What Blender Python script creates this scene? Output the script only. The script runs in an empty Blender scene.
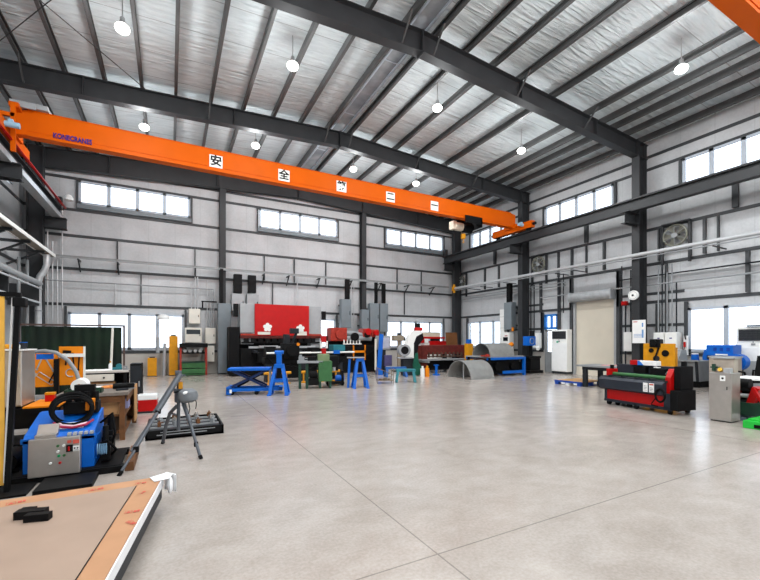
import bpy, bmesh, math, random
from mathutils import Vector, Matrix, Euler
random.seed(7)
R = math.radians
SC = bpy.context.scene
COL = SC.collection
# ---------------------------------------------------------------- survey helpers: read a point of the hall from the measured picture
FPX, YH, TH, EYE = 392.0, 341.0, R(28.17), 1.5
_s, _c = math.sin(TH), math.cos(TH)
def _dr(px):
    d = (px - 380) / FPX
    return _s + d * _c, _c - d * _s
def onY(px, py, Y):
    a, b = _dr(px); D = Y / b
    return a * D, EYE - (py - YH) * D / FPX          # X, Z
def onX(px, py, X):
    a, b = _dr(px); D = X / a
    return b * D, EYE - (py - YH) * D / FPX          # Y, Z
# ---------------------------------------------------------------- materials
def lin(c):
    return tuple(((v / 255) / 12.92 if v / 255 <= .04045 else ((v / 255 + .055) / 1.055) ** 2.4) for v in c) + (1,)
MATS = {}
def mat(name, rgb, rough=.5, metal=0, var=.12, scale=6, bump=0, spec=.28, coat=0):
    if name in MATS: return MATS[name]
    m = bpy.data.materials.new(name); m.use_nodes = True
    nt = m.node_tree; N = nt.nodes; L = nt.links
    b = N['Principled BSDF']
    tc = N.new('ShaderNodeTexCoord'); nz = N.new('ShaderNodeTexNoise')
    nz.inputs['Scale'].default_value = scale; nz.inputs['Detail'].default_value = 4
    L.new(tc.outputs['Object'], nz.inputs['Vector'])
    r = N.new('ShaderNodeValToRGB'); c = lin(rgb)
    r.color_ramp.elements[0].position = .3; r.color_ramp.elements[1].position = .7
    r.color_ramp.elements[0].color = tuple(v * (1 - var) for v in c[:3]) + (1,)
    r.color_ramp.elements[1].color = tuple(min(1, v * (1 + var)) for v in c[:3]) + (1,)
    L.new(nz.outputs['Fac'], r.inputs['Fac']); L.new(r.outputs['Color'], b.inputs['Base Color'])
    b.inputs['Roughness'].default_value = rough; b.inputs['Metallic'].default_value = metal
    b.inputs['Specular IOR Level'].default_value = spec
    if coat: b.inputs['Coat Weight'].default_value = coat
    if bump:
        bp = N.new('ShaderNodeBump'); bp.inputs['Strength'].default_value = bump
        L.new(nz.outputs['Fac'], bp.inputs['Height']); L.new(bp.outputs['Normal'], b.inputs['Normal'])
    MATS[name] = m
    return m
def emis(name, rgb, strength):
    if name in MATS: return MATS[name]
    m = bpy.data.materials.new(name); m.use_nodes = True
    b = m.node_tree.nodes['Principled BSDF']
    b.inputs['Base Color'].default_value = lin(rgb); b.inputs['Emission Color'].default_value = lin(rgb)
    b.inputs['Emission Strength'].default_value = strength
    MATS[name] = m
    return m
def nodes(name):
    m = bpy.data.materials.new(name); m.use_nodes = True
    MATS[name] = m
    return m, m.node_tree.nodes, m.node_tree.links, m.node_tree.nodes['Principled BSDF']
def math_n(N, L, op, a, b=None, c=None):
    n = N.new('ShaderNodeMath'); n.operation = op
    for i, v in enumerate((a, b, c)):
        if v is None: continue
        if isinstance(v, (int, float)): n.inputs[i].default_value = v
        else: L.new(v, n.inputs[i])
    return n.outputs[0]
def ramp(N, L, fac, stops):
    r = N.new('ShaderNodeValToRGB'); e = r.color_ramp.elements
    while len(e) < len(stops): e.new(.5)
    for i, (p, c) in enumerate(stops):
        e[i].position = p; e[i].color = lin(c) if len(c) == 3 else c
    L.new(fac, r.inputs['Fac']); return r.outputs['Color']
def noise(N, L, vec, scale, detail=4, rough=.5, dist=0):
    n = N.new('ShaderNodeTexNoise'); n.inputs['Scale'].default_value = scale; n.inputs['Detail'].default_value = detail
    n.inputs['Roughness'].default_value = rough; n.inputs['Distortion'].default_value = dist
    L.new(vec, n.inputs['Vector']); return n.outputs['Fac']
def mapping(N, L, vec, scale, loc=(0, 0, 0)):
    n = N.new('ShaderNodeMapping'); n.inputs['Scale'].default_value = scale; n.inputs['Location'].default_value = loc
    L.new(vec, n.inputs['Vector']); return n.outputs['Vector']
def mixc(N, L, fac, a, b, mode='MIX'):
    n = N.new('ShaderNodeMix'); n.data_type = 'RGBA'; n.blend_type = mode
    for k, v in ((0, fac), (6, a), (7, b)):
        if isinstance(v, (int, float)): n.inputs[k].default_value = v
        elif isinstance(v, tuple): n.inputs[k].default_value = lin(v) if len(v) == 3 else v
        else: L.new(v, n.inputs[k])
    return n.outputs[2]
def lines(N, L, coord, period, offset, halfw):
    """1 on thin lines every `period` metres along a coordinate"""
    a = math_n(N, L, 'ADD', coord, -offset + period * 100)
    f = math_n(N, L, 'MODULO', a, period)
    d = math_n(N, L, 'MINIMUM', f, math_n(N, L, 'SUBTRACT', period, f))
    return math_n(N, L, 'LESS_THAN', d, halfw)
def m_floor():
    m, N, L, b = nodes('polished_concrete')
    tc = N.new('ShaderNodeTexCoord'); v = tc.outputs['Object']
    big = noise(N, L, v, .55, 6, .6, .6); mid = noise(N, L, mapping(N, L, v, (1, 1.5, 1)), 2.6, 7, .6, .4); fin = noise(N, L, v, 40, 3, .6)
    c = ramp(N, L, big, [(.3, (150, 140, 131)), (.7, (178, 169, 161))])
    c2 = ramp(N, L, mid, [(.22, (126, 115, 105)), (.78, (194, 186, 179))])
    c = mixc(N, L, .38, c, c2)
    c = mixc(N, L, .12, c, ramp(N, L, fin, [(.35, (105, 98, 92)), (.65, (205, 202, 198))]))
    sx = N.new('ShaderNodeSeparateXYZ'); L.new(v, sx.inputs[0])
    j = math_n(N, L, 'MAXIMUM', lines(N, L, sx.outputs[0], 6, 1.66, .006), lines(N, L, sx.outputs[1], 6, 2.24, .006))
    c = mixc(N, L, math_n(N, L, 'MULTIPLY', j, .55), c, (84, 78, 74))
    L.new(c, b.inputs['Base Color'])
    rr = math_n(N, L, 'MULTIPLY_ADD', mid, .08, .18); b.inputs['Coat Weight'].default_value = .15; b.inputs['Coat Roughness'].default_value = .2
    L.new(rr, b.inputs['Roughness']); b.inputs['Specular IOR Level'].default_value = .5
    bp = N.new('ShaderNodeBump'); bp.inputs['Strength'].default_value = .006; bp.inputs['Distance'].default_value = .02
    L.new(mid, bp.inputs['Height']); L.new(bp.outputs['Normal'], b.inputs['Normal'])
    return m
def m_foil():
    m, N, L, b = nodes('foil_insulation')
    tc = N.new('ShaderNodeTexCoord'); v = tc.outputs['Object']
    w = noise(N, L, mapping(N, L, v, (.7, 5.5, 1)), 1.6, 5, .55, .5)
    big = noise(N, L, mapping(N, L, v, (1, .8, 1)), .8, 3, .5)
    c = mixc(N, L, .5, ramp(N, L, w, [(.3, (188, 198, 202)), (.72, (246, 254, 255))]), ramp(N, L, big, [(.3, (206, 215, 218)), (.7, (236, 244, 247))]))  # wrinkle noise also puts streaky highlights into the foil colour
    sx = N.new('ShaderNodeSeparateXYZ'); L.new(v, sx.inputs[0])
    c = mixc(N, L, math_n(N, L, 'MULTIPLY', lines(N, L, sx.outputs[1], 1.2, .3, .012), .55), c, (96, 96, 96))
    L.new(c, b.inputs['Base Color'])
    b.inputs['Metallic'].default_value = .3; b.inputs['Roughness'].default_value = .3
    bp = N.new('ShaderNodeBump'); bp.inputs['Strength'].default_value = .9; bp.inputs['Distance'].default_value = .14
    L.new(w, bp.inputs['Height']); L.new(bp.outputs['Normal'], b.inputs['Normal'])
    return m
def m_wall(name, axis):
    m, N, L, b = nodes(name)
    tc = N.new('ShaderNodeTexCoord'); v = tc.outputs['Object']
    sx = N.new('ShaderNodeSeparateXYZ'); L.new(v, sx.inputs[0])
    u = sx.outputs[axis]
    big = noise(N, L, v, .9, 4, .55, .3); fin = noise(N, L, v, 14, 3, .5)
    c = mixc(N, L, .3, ramp(N, L, big, [(.3, (170, 172, 174)), (.7, (192, 194, 196))]), ramp(N, L, fin, [(.3, (164, 165, 167)), (.7, (190, 191, 193))]))
    low = math_n(N, L, 'LESS_THAN', sx.outputs[2], 1.02)
    c = mixc(N, L, low, c, (176, 171, 164))
    seam = lines(N, L, u, 1.02, .2, .012)
    c = mixc(N, L, math_n(N, L, 'MULTIPLY', seam, .2), c, (120, 121, 122))
    L.new(c, b.inputs['Base Color'])
    b.inputs['Roughness'].default_value = .55; b.inputs['Metallic'].default_value = 0
    ps = math_n(N, L, 'SINE', math_n(N, L, 'MULTIPLY', u, 6.16))
    h = math_n(N, L, 'ADD', math_n(N, L, 'MULTIPLY', ps, .25), big)
    bp = N.new('ShaderNodeBump'); bp.inputs['Strength'].default_value = .4; bp.inputs['Distance'].default_value = .1
    L.new(h, bp.inputs['Height']); L.new(bp.outputs['Normal'], b.inputs['Normal'])
    return m
def m_glass():
    m, N, L, b = nodes('window_glazing')
    tr = N.new('ShaderNodeBsdfTransparent'); tr.inputs[0].default_value = (.94, .97, 1, 1)
    gl = N.new('ShaderNodeBsdfGlossy'); gl.inputs['Roughness'].default_value = .03
    fr = N.new('ShaderNodeFresnel'); fr.inputs[0].default_value = 1.45
    mx = N.new('ShaderNodeMixShader')
    L.new(math_n(N, L, 'MULTIPLY', fr.outputs[0], .6), mx.inputs[0]); L.new(tr.outputs[0], mx.inputs[1]); L.new(gl.outputs[0], mx.inputs[2])
    L.new(mx.outputs[0], N['Material Output'].inputs[0]); N.remove(b)
    nz = noise(N, L, N.new('ShaderNodeTexCoord').outputs['Object'], 2)
    L.new(math_n(N, L, 'MULTIPLY', nz, .06), gl.inputs['Roughness'])
    return m
FLOOR, FOIL = m_floor(), m_foil()
WALLX, WALLY = m_wall('wall_insulation_facing', 0), m_wall('side_wall_insulation_facing', 1)
GLASS = m_glass()
STEEL = mat('dark_grey_steel_paint', (47, 48, 50), .5, 0, .1, 3)
GIRT = mat('girt_steel', (66, 68, 70), .5, .2, .1, 3)
PURL = mat('purlin_steel', (78, 78, 78), .45, .3, .12, 3)
GALV = mat('galvanised_steel', (188, 190, 192), .38, .55, .1, 8)
PIPE = mat('light_grey_pipe', (182, 184, 186), .4, .2, .06, 6)
ALU = mat('white_aluminium_frame', (176, 184, 194), .45, .1, .04, 5)
BLUEF = mat('blue_steel_frame', (44, 120, 200), .4, 0, .08, 5)
BLACK = mat('black_steel', (15, 15, 16), .55, 0, .25, 8, spec=.12)
RUB = mat('black_rubber', (14, 14, 15), .75, 0, .2, 12, spec=.1)
CRANE = mat('crane_orange_paint', (206, 88, 0), .5, 0, .04, 2, spec=.1)
WHITE = mat('white_paint', (236, 236, 232), .45, 0, .04, 4)
CREAM = mat('cream_painted_sheet', (218, 213, 202), .5, 0, .05, 4)
GREY = mat('mid_grey_paint', (140, 143, 145), .5, 0, .08, 5)
LGREY = mat('light_grey_paint', (156, 158, 160), .5, 0, .06, 5)
CABG = mat('blue_grey_cabinet_paint', (116, 124, 129), .45, 0, .06, 4)
DGREY = mat('charcoal_paint', (40, 43, 47), .5, 0, .12, 6, spec=.15)
RED = mat('signal_red_paint', (176, 4, 4), .4, 0, .08, 4)
MAROON = mat('dark_red_oxide_paint', (96, 34, 28), .6, 0, .3, 7)
BLUE = mat('machine_blue_paint', (0, 92, 186), .45, 0, .08, 5)
TEAL = mat('teal_paint', (38, 112, 122), .5, 0, .15, 7)
GREEN = mat('machine_green_paint', (54, 100, 58), .5, 0, .15, 6)
DGREEN = mat('dark_green_paint', (30, 62, 48), .5, 0, .2, 6)
BGREEN = mat('bright_green_paint', (36, 180, 62), .42, 0, .08, 5)
YEL = mat('machine_yellow_paint', (206, 140, 18), .45, 0, .12, 6)
ORNG = mat('orange_board_paint', (226, 130, 8), .5, 0, .1, 6)
RORG = mat('red_orange_paint', (158, 48, 34), .5, 0, .2, 8)
STAIN = mat('stainless_sheet', (178, 172, 166), .32, .7, .06, 7)
SHEET = mat('rolled_steel_sheet', (164, 164, 162), .4, .55, .1, 5)
BRASS = mat('brass', (190, 150, 60), .35, .8, .1, 9)
WOOD = mat('plywood', (196, 152, 104), .65, 0, .18, 9)
DWOOD = mat('worn_brown_wood', (104, 68, 40), .7, 0, .25, 9)
CARD = mat('cardboard', (186, 142, 98), .75, 0, .12, 7)
KRAFT = mat('kraft_paper', (178, 134, 100), .75, 0, .08, 4)
COPPER = mat('orange_cloth', (216, 136, 72), .8, 0, .2, 10)
PAPER = mat('white_paper', (240, 240, 238), .6, 0, .03, 5)
INK = mat('black_ink', (20, 20, 22), .6, 0, .05)
REDINK = mat('red_ink', (196, 84, 70), .6, 0, .1)
BLUEINK = mat('blue_ink', (24, 22, 120), .5, 0, .05)
SCREEN = mat('dark_glass_screen', (24, 30, 34), .15, 0, .1)
GRILLE = mat('dark_grille', (52, 54, 56), .5, 0, .2, 20)
PLAST = mat('white_plastic', (232, 233, 232), .35, 0, .03)
TARP = mat('white_wrapping_film', (238, 238, 240), .3, 0, .05, 9, .3)
LAMP = emis('lamp_glow', (255, 252, 246), 45)
# ---------------------------------------------------------------- mesh building
def Mrot(rx=0, ry=0, rz=0): return Euler((R(rx), R(ry), R(rz))).to_matrix().to_4x4()
def B(x0, x1, y0, y1, z0, z1, bev=0, rot=None):
    """box between two corners; rot = (rx, ry, rz) in degrees about its own centre"""
    def f(bm):
        c = Vector(((x0 + x1) / 2, (y0 + y1) / 2, (z0 + z1) / 2))
        M = Matrix.Translation(c) @ (Mrot(*rot) if rot else Matrix()) @ Matrix.Diagonal((abs(x1 - x0), abs(y1 - y0), abs(z1 - z0), 1))
        v = bmesh.ops.create_cube(bm, size=1, matrix=M)['verts']
        if bev:
            e = list({e for q in v for e in q.link_edges})
            bmesh.ops.bevel(bm, geom=e, offset=bev, segments=2, affect='EDGES', profile=.6)
    return f
def _frame(d):
    d = d.normalized(); a = Vector((0, 0, 1)) if abs(d.z) < .9 else Vector((1, 0, 0))
    u = d.cross(a).normalized(); return u, d.cross(u).normalized()
def T(pts, r, n=8, closed=False, rr=None):
    """tube through points (square bar when n = 4)"""
    def f(bm):
        P = [Vector(p) for p in pts]; rings = []
        K = len(P); u = None
        for i, p in enumerate(P):
            if closed: d = P[(i + 1) % K] - P[i - 1]
            else: d = (P[min(i + 1, K - 1)] - P[max(i - 1, 0)])
            d = d.normalized()
            if u is None: u, w = _frame(d)
            else:
                u = (u - d * u.dot(d)).normalized(); w = d.cross(u)
            q = rr[i] if rr else r
            o = math.pi / 4 if n == 4 else 0
            rings.append([bm.verts.new(p + (u * math.cos(o + 2 * math.pi * k / n) + w * math.sin(o + 2 * math.pi * k / n)) * q) for k in range(n)])
        for i in range(K if closed else K - 1):
            a, b = rings[i], rings[(i + 1) % K]
            for k in range(n): bm.faces.new((a[k], a[(k + 1) % n], b[(k + 1) % n], b[k]))
        if not closed:
            bm.faces.new(rings[0][::-1]); bm.faces.new(rings[-1])
    return f
def C(p0, p1, r, n=14, r2=None):
    return T([p0, p1], r, n, rr=[r, r if r2 is None else r2])
def bar(p0, p1, s): return T([p0, p1], s * .7071, 4)
def PR(pts, axis, a, b):
    """polygon extruded along x, y or z between a and b; pts are the two other coordinates in order"""
    def f(bm):
        def mk(p, t):
            return {'x': (t, p[0], p[1]), 'y': (p[0], t, p[1]), 'z': (p[0], p[1], t)}[axis]
        A = [bm.verts.new(mk(p, a)) for p in pts]; Bv = [bm.verts.new(mk(p, b)) for p in pts]
        bm.faces.new(A); bm.faces.new(Bv[::-1])
        n = len(pts)
        for i in range(n): bm.faces.new((A[i], Bv[i], Bv[(i + 1) % n], A[(i + 1) % n]))
    return f
def S(c, r, sc=(1, 1, 1), u=16, v=10):
    def f(bm): bmesh.ops.create_uvsphere(bm, u_segments=u, v_segments=v, radius=r, matrix=Matrix.Translation(c) @ Matrix.Diagonal((*sc, 1)))
    return f
def LA(prof, c=(0, 0, 0), n=20, axis='z'):
    """lathe: (radius, height) profile about an axis"""
    def f(bm):
        def mk(r, h, a):
            x, y = r * math.cos(a), r * math.sin(a)
            return Vector(c) + Vector({'z': (x, y, h), 'x': (h, x, y), 'y': (x, h, y)}[axis])
        rings = [[bm.verts.new(mk(max(r, 1e-4), h, 2 * math.pi * k / n)) for k in range(n)] for r, h in prof]
        for a, b in zip(rings, rings[1:]):
            for k in range(n): bm.faces.new((a[k], a[(k + 1) % n], b[(k + 1) % n], b[k]))
        bm.faces.new(rings[0][::-1]); bm.faces.new(rings[-1])
    return f
def HB(p0, p1, h, w, tf=.016, tw=.01, up=(0, 0, 1)):
    """rolled H section from p0 to p1, depth h along `up`, flange width w"""
    def f(bm):
        a, b = Vector(p0), Vector(p1); d = (b - a).normalized(); u = Vector(up); u = (u - d * u.dot(d)).normalized(); s = d.cross(u)
        L_ = (b - a).length; M = Matrix((d, s, u)).transposed().to_4x4(); M.translation = (a + b) / 2
        for (cz, sy, sz) in ((h / 2 - tf / 2, w, tf), (-h / 2 + tf / 2, w, tf), (0, tw, h - 2 * tf)):
            bmesh.ops.create_cube(bm, size=1, matrix=M @ Matrix.Translation((0, 0, cz)) @ Matrix.Diagonal((L_, sy, sz, 1)))
    return f
def CP(p0, p1, h, w, t=.012, up=(0, 0, 1), flip=1):
    """C section: web plus two flanges to one side"""
    def f(bm):
        a, b = Vector(p0), Vector(p1); d = (b - a).normalized(); u = Vector(up); u = (u - d * u.dot(d)).normalized(); s = d.cross(u) * flip
        L_ = (b - a).length; M = Matrix((d, s, u)).transposed().to_4x4(); M.translation = (a + b) / 2
        for (cy, cz, sy, sz) in ((0, 0, t, h), (w / 2, h / 2, w, t), (w / 2, -h / 2, w, t), (w, h / 2 - .02, t, .04), (w, -h / 2 + .02, t, .04)):
            bmesh.ops.create_cube(bm, size=1, matrix=M @ Matrix.Translation((0, cy, cz)) @ Matrix.Diagonal((L_, sy, sz, 1)))
    return f
def TX(s, size, M, depth=.004):
    """raised lettering, centred, lying in the XY plane of M and read from +Z"""
    def f(bm):
        cu = bpy.data.curves.new('t', 'FONT'); cu.body = s; cu.size = size; cu.extrude = depth; cu.align_x = 'CENTER'; cu.align_y = 'CENTER'; cu.resolution_u = 3
        if any(ord(ch) > 255 for ch in s): cu.offset = size * .03
        else: cu.offset = size * .02
        o = bpy.data.objects.new('t', cu); COL.objects.link(o)
        me = bpy.data.meshes.new_from_object(o.evaluated_get(bpy.context.evaluated_depsgraph_get()))
        me.transform(M); bm.from_mesh(me)
        bpy.data.objects.remove(o); bpy.data.curves.remove(cu); bpy.data.meshes.remove(me)
    return f
def faceS(x, y, z): return Matrix.Translation((x, y, z)) @ Mrot(90, 0, 0)        # lettering read from -Y
def faceW(x, y, z): return Matrix.Translation((x, y, z)) @ Mrot(90, 0, -90)      # lettering read from -X
SPLIT = {'leg', 'wall_bracket', 'bracket', 'cross_tie', 'name_strip', 'scissor_arm', 'punch_holder', 'support_arm', 'frame', 'cabinet_leg', 'carriage_post', 'end_rail', 'terminal_strip', 'motor_box', 'handle_row', 'gear_cover', 'red_cap', 'bottom_board', 'side_label', 'slot_rib', 'hold_down', 'ram_stripe', 'collar', 'grid_bar', 'deck_board'}
def P(parent, name, m, *shapes, smooth=False, label=None, sub=0, M=None):
    if parent is not None and name in SPLIT and len(shapes) > 1:
        return [P(parent, name, m, sh, smooth=smooth, label=label, M=M) for sh in shapes][0]
    bm = bmesh.new()
    for sh in shapes: sh(bm)
    bmesh.ops.recalc_face_normals(bm, faces=bm.faces)
    if M is not None: bmesh.ops.transform(bm, matrix=M, verts=bm.verts)
    me = bpy.data.meshes.new(name); bm.to_mesh(me); bm.free()
    me.materials.append(m)
    if smooth:
        me.shade_smooth()
        try: me.set_sharp_from_angle(angle=R(40))
        except Exception: pass
    o = bpy.data.objects.new(name, me); COL.objects.link(o)
    if parent is not None: o.parent = parent
    if label: o['label'] = label
    return o
def tag(o, label, cat, group=None):
    o['label'] = label; o['category'] = cat
    if group: o['group'] = group
    return o
def E(name, label, cat, loc=(0, 0, 0), rz=0, group=None):
    o = bpy.data.objects.new(name, None); o.empty_display_size = .1; COL.objects.link(o)
    o.location = loc; o.rotation_euler = (0, 0, R(rz))
    return tag(o, label, cat, group)
def ST(name, m, *shapes, parent=None, smooth=False):
    o = P(parent, name, m, *shapes, smooth=smooth)
    if parent is None: o['kind'] = 'structure'
    return o
def copy(root, loc, rz, label, group=None):
    r = root.copy(); COL.objects.link(r); r.location = loc; r.rotation_euler = (0, 0, R(rz)); r['label'] = label
    if group: r['group'] = group
    for ch in list(root.children):
        c = ch.copy(); COL.objects.link(c); c.parent = r
        for g in list(ch.children):
            d = g.copy(); COL.objects.link(d); d.parent = c
    return r
def setgroup(o, g): o['group'] = g
# ================================================================ THE HALL
XL, XR, YF, YB = -5.0, 16.2, -8.4, 19.8
XM = 5.72
ZE, ZR = 9.16, 9.70                       # roof underside at eaves and ridge
def roofz(x): return ZR - abs(x - XM) * (ZR - ZE) / (XR - XM)
ST('floor', FLOOR, B(XL - .2, XR + .2, YF - .2, YB + .2, -.2, 0))
sky_x0, sky_x1 = 5.48, 5.96               # glazed ridge strip
ST('ceiling', FOIL,
   PR([(XL - .2, roofz(XL) - .01), (sky_x0, roofz(sky_x0)), (sky_x0, roofz(sky_x0) + .12), (XL - .2, roofz(XL) + .12)], 'y', YF - .2, YB + .2),
   PR([(XR + .2, roofz(XR) - .01), (sky_x1, roofz(sky_x1)), (sky_x1, roofz(sky_x1) + .12), (XR + .2, roofz(XR) + .12)], 'y', YF - .2, YB + .2))
def wall(name, m, axis, pos, thick, u0, u1, top, holes):
    us = sorted({u0, u1, *[h[0] for h in holes], *[h[1] for h in holes]} | ({XM} if axis == 'y' else set()))
    zs = sorted({0, 2.9, top(u0) if axis == 'x' else 8.9, *[h[2] for h in holes], *[h[3] for h in holes]})
    sh = []
    a, b = (pos, pos + thick) if thick > 0 else (pos + thick, pos)
    for i in range(len(us) - 1):
        for j in range(len(zs) - 1):
            uc, zc = (us[i] + us[i + 1]) / 2, (zs[j] + zs[j + 1]) / 2
            if any(h[0] < uc < h[1] and h[2] < zc < h[3] for h in holes): continue
            sh.append(B(us[i], us[i + 1], a, b, zs[j], zs[j + 1]) if axis == 'y' else B(a, b, us[i], us[i + 1], zs[j], zs[j + 1]))
        if axis == 'y':
            sh.append(PR([(us[i], 8.9), (us[i + 1], 8.9), (us[i + 1], roofz(us[i + 1]) + .05), (us[i], roofz(us[i]) + .05)], 'y', a, b))
    return ST(name, m, *sh)
UP, LO = (7.05, 8.0), (1.13, 2.67)
back_holes = [(x0, x1, *z) for x0, x1 in ((-3.26, .8), (3.84, 7.95), (10.93, 15.04)) for z in (UP,)] + [(x0, x1, *LO) for x0, x1 in ((-3.6, .55), (3.84, 7.85), (10.93, 15.02))]
right_holes = [(3.85, 7.23, *UP), (9.7, 13.07, *UP), (15.1, 18.42, *UP), (-1.9, 1.5, *UP), (-7.4, -4.0, *UP),
               (3.85, 7.06, *LO), (15.45, 18.66, *LO), (-1.9, 1.5, *LO), (-7.4, -4.0, *LO), (12.38, 13.1, 0, 2.77), (9.66, 11.47, 0, 3.25)]
left_holes = [(15.1, 18.42, *UP), (9.7, 13.07, *UP), (3.85, 7.23, *UP), (-1.9, 1.5, *UP), (9.7, 13.0, *LO), (3.85, 7.06, *LO), (-1.9, 1.5, *LO)]  # the lower windows are out of view, added to bring daylight in
front_holes = [(-.5, 11.5, 0, 3.6), (12.2, 15.2, *UP), (-4.2, -1.2, *UP)]  # opening and windows behind the camera, added for fill daylight
wall('wall_back', WALLX, 'y', YB, .14, XL - .14, XR + .14, roofz, back_holes)
wall('wall_right', WALLY, 'x', XR, .14, YF, YB, lambda u: roofz(XR) + .02, right_holes)
wall('wall_left', WALLY, 'x', XL, -.14, YF, YB, lambda u: roofz(XL) + .02, left_holes)
wall('wall_front', WALLX, 'y', YF, -.14, XL - .14, XR + .14, roofz, front_holes)
# ridge glazing: dull translucent sheet
def m_poly():
    m, N, L, b = nodes('ridge_translucent_sheet')
    tr = N.new('ShaderNodeBsdfTransparent'); tr.inputs[0].default_value = (.3, .31, .33, 1); mx = N.new('ShaderNodeMixShader')
    nz = noise(N, L, N.new('ShaderNodeTexCoord').outputs['Object'], 1.3, 4)
    L.new(ramp(N, L, nz, [(.35, (120, 122, 124)), (.65, (176, 178, 178))]), b.inputs['Base Color']); b.inputs['Roughness'].default_value = .35
    L.new(math_n(N, L, 'MULTIPLY_ADD', nz, .6, .3), mx.inputs[0]); L.new(tr.outputs[0], mx.inputs[1]); L.new(b.outputs[0], mx.inputs[2])
    L.new(mx.outputs[0], N['Material Output'].inputs[0])
    return m
ST('window_1', ALU, B(sky_x0 - .03, sky_x0 + .03, YF, YB, 9.67, 9.75), B(sky_x1 - .03, sky_x1 + .03, YF, YB, 9.67, 9.75),
   *[B(sky_x0, sky_x1, y - .02, y + .02, 9.70, 9.74) for y in (YF + .1, -5, -2, 1, 4, 7, 10, 13, 16, YB - .1)])
P(bpy.data.objects['window_1'], 'glass', m_poly(), B(sky_x0, sky_x1, YF, YB, 9.715, 9.725))
# wall windows: frame, mullions, glass
WN = [1]
def window(axis, pos, u0, u1, z0, z1, n, inward):
    WN[0] += 1
    a, b = pos - .05 * inward, pos + .10 * -inward
    fr = []
    def bx(ua, ub, za, zb, d0=0, d1=0):
        lo, hi = sorted((a + d0, b + d1))
        fr.append(B(ua, ub, lo, hi, za, zb) if axis == 'y' else B(lo, hi, ua, ub, za, zb))
    w = .09
    bx(u0, u1, z0, z0 + w); bx(u0, u1, z1 - w, z1); bx(u0, u0 + w, z0, z1); bx(u1 - w, u1, z0, z1)
    for k in range(1, n):
        u = u0 + (u1 - u0) * k / n; bx(u - .065, u + .065, z0, z1)
    o = ST('window_%d' % WN[0], ALU, *fr)
    g = pos + .03 * -inward
    P(o, 'glass', GLASS, B(u0 + w, u1 - w, g - .004, g + .004, z0 + w, z1 - w) if axis == 'y' else B(g - .004, g + .004, u0 + w, u1 - w, z0 + w, z1 - w))
    return o
for h in back_holes: window('y', YB, *h, 4, 1)
for h in right_holes[:9]: window('x', XR, *h, 4 if h[2] > 3 else 3, 1)
for h in left_holes: window('x', XL, *h, 4 if h[2] > 3 else 3, -1)
for h in front_holes[1:]: window('y', YF, *h, 4, -1)
# personnel door with blue framed fanlight, roller shutter
d1 = ST('door_1', GREY, B(XR - .02, XR + .05, 12.42, 13.06, .0, .98), B(XR - .02, XR + .05, 12.42, 12.50, .9, 2.04), B(XR - .02, XR + .05, 12.98, 13.06, .98, 2.04), B(XR - .02, XR + .05, 12.42, 13.06, 1.96, 2.04),
        B(XR - .04, XR + .08, 12.38, 12.42, 0, 2.1), B(XR - .04, XR + .08, 13.06, 13.10, 0, 2.1))
P(d1, 'glass', GLASS, B(XR + .01, XR + .018, 12.5, 12.98, .98, 1.96))
P(d1, 'fanlight_frame', BLUEF, B(XR - .06, XR + .08, 12.36, 13.12, 2.06, 2.17), B(XR - .06, XR + .08, 12.36, 13.12, 2.69, 2.79), B(XR - .06, XR + .08, 12.36, 12.46, 2.1, 2.77), B(XR - .06, XR + .08, 13.02, 13.12, 2.1, 2.77), B(XR - .05, XR + .06, 12.70, 12.78, 2.1, 2.77), label='blue fanlight frame above the door')
P(d1, 'fanlight_glass', GLASS, B(XR + .01, XR + .018, 12.42, 13.06, 2.1, 2.75))
P(d1, 'handle', GALV, B(XR - .07, XR - .02, 12.5, 12.53, .95, 1.1))
d2 = ST('door_2', mat('shutter_cream', (206, 198, 182), .5, 0, .03, 2), B(XR + .02, XR + .05, 9.66, 11.47, 0, 3.25), *[B(XR + .016, XR + .02, 9.69, 11.44, .12 * k, .12 * k + .004) for k in range(1, 27)], B(XR, XR + .06, 9.66, 11.47, 0, .1))
P(d2, 'guide_rail', LGREY, B(XR - .08, XR + .08, 11.44, 11.54, 0, 3.25)); P(d2, 'guide_rail', LGREY, B(XR - .08, XR + .08, 9.59, 9.69, 0, 3.25))
P(d2, 'shutter_housing', mat('housing_grey', (172, 175, 177), .45, .2), LA([(.0, 9.66), (.2, 9.66), (.2, 11.56), (.0, 11.56)], (XR - .21, 0, 3.45), 24, 'y'), B(XR - .42, XR - .01, 11.55, 11.58, 3.22, 3.67), B(XR - .42, XR - .01, 9.63, 9.66, 3.22, 3.67), smooth=True, label='grey cylindrical shutter housing')
ST('fill_light_door', CREAM, *[B(-.5 + 0, 11.5, YF - .12, YF - .06, 3.1 + .12 * k, 3.2195 + .12 * k) for k in range(5)])       # unseen front shutter, its opening added to let in fill daylight
# ---------------------------------------------------------------- steel frame
COLY = [-2.6, 2.92, 8.46, 13.98]
def column(x, y, inner):
    c = ST('steel_column', STEEL, HB((x, y, 0), (x, y, 8.95), .5, .28, .022, .014, up=(1, 0, 0)), B(x - .36, x + .36, y - .22, y + .22, 0, .03))
    if inner:
        s = -1 if x > 5 else 1
        xa, xb = sorted((x + s * .25, x + s * .94))
        P(c, 'bracket', STEEL, HB(((x + s * .25), y, 6.06), (x + s * .94, y, 6.06), .42, .3, .02, .014), B(xa, xb, y - .01, y + .01, 5.8, 6.0))
    return c
for y in COLY: column(15.68, y, 1); column(-4.48, y, 1)
column(15.75, 19.3, 1); column(-4.5, 19.3, 1)
for x in (2.15, 9.4):                                                         # wind columns of the end wall
    ST('steel_column', STEEL, HB((x, 19.55, 0), (x, 19.55, 8.8), .34, .26, .016, .01, up=(0, 1, 0)), B(x - .2, x + .2, 19.36, 19.74, 0, .03))
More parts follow.
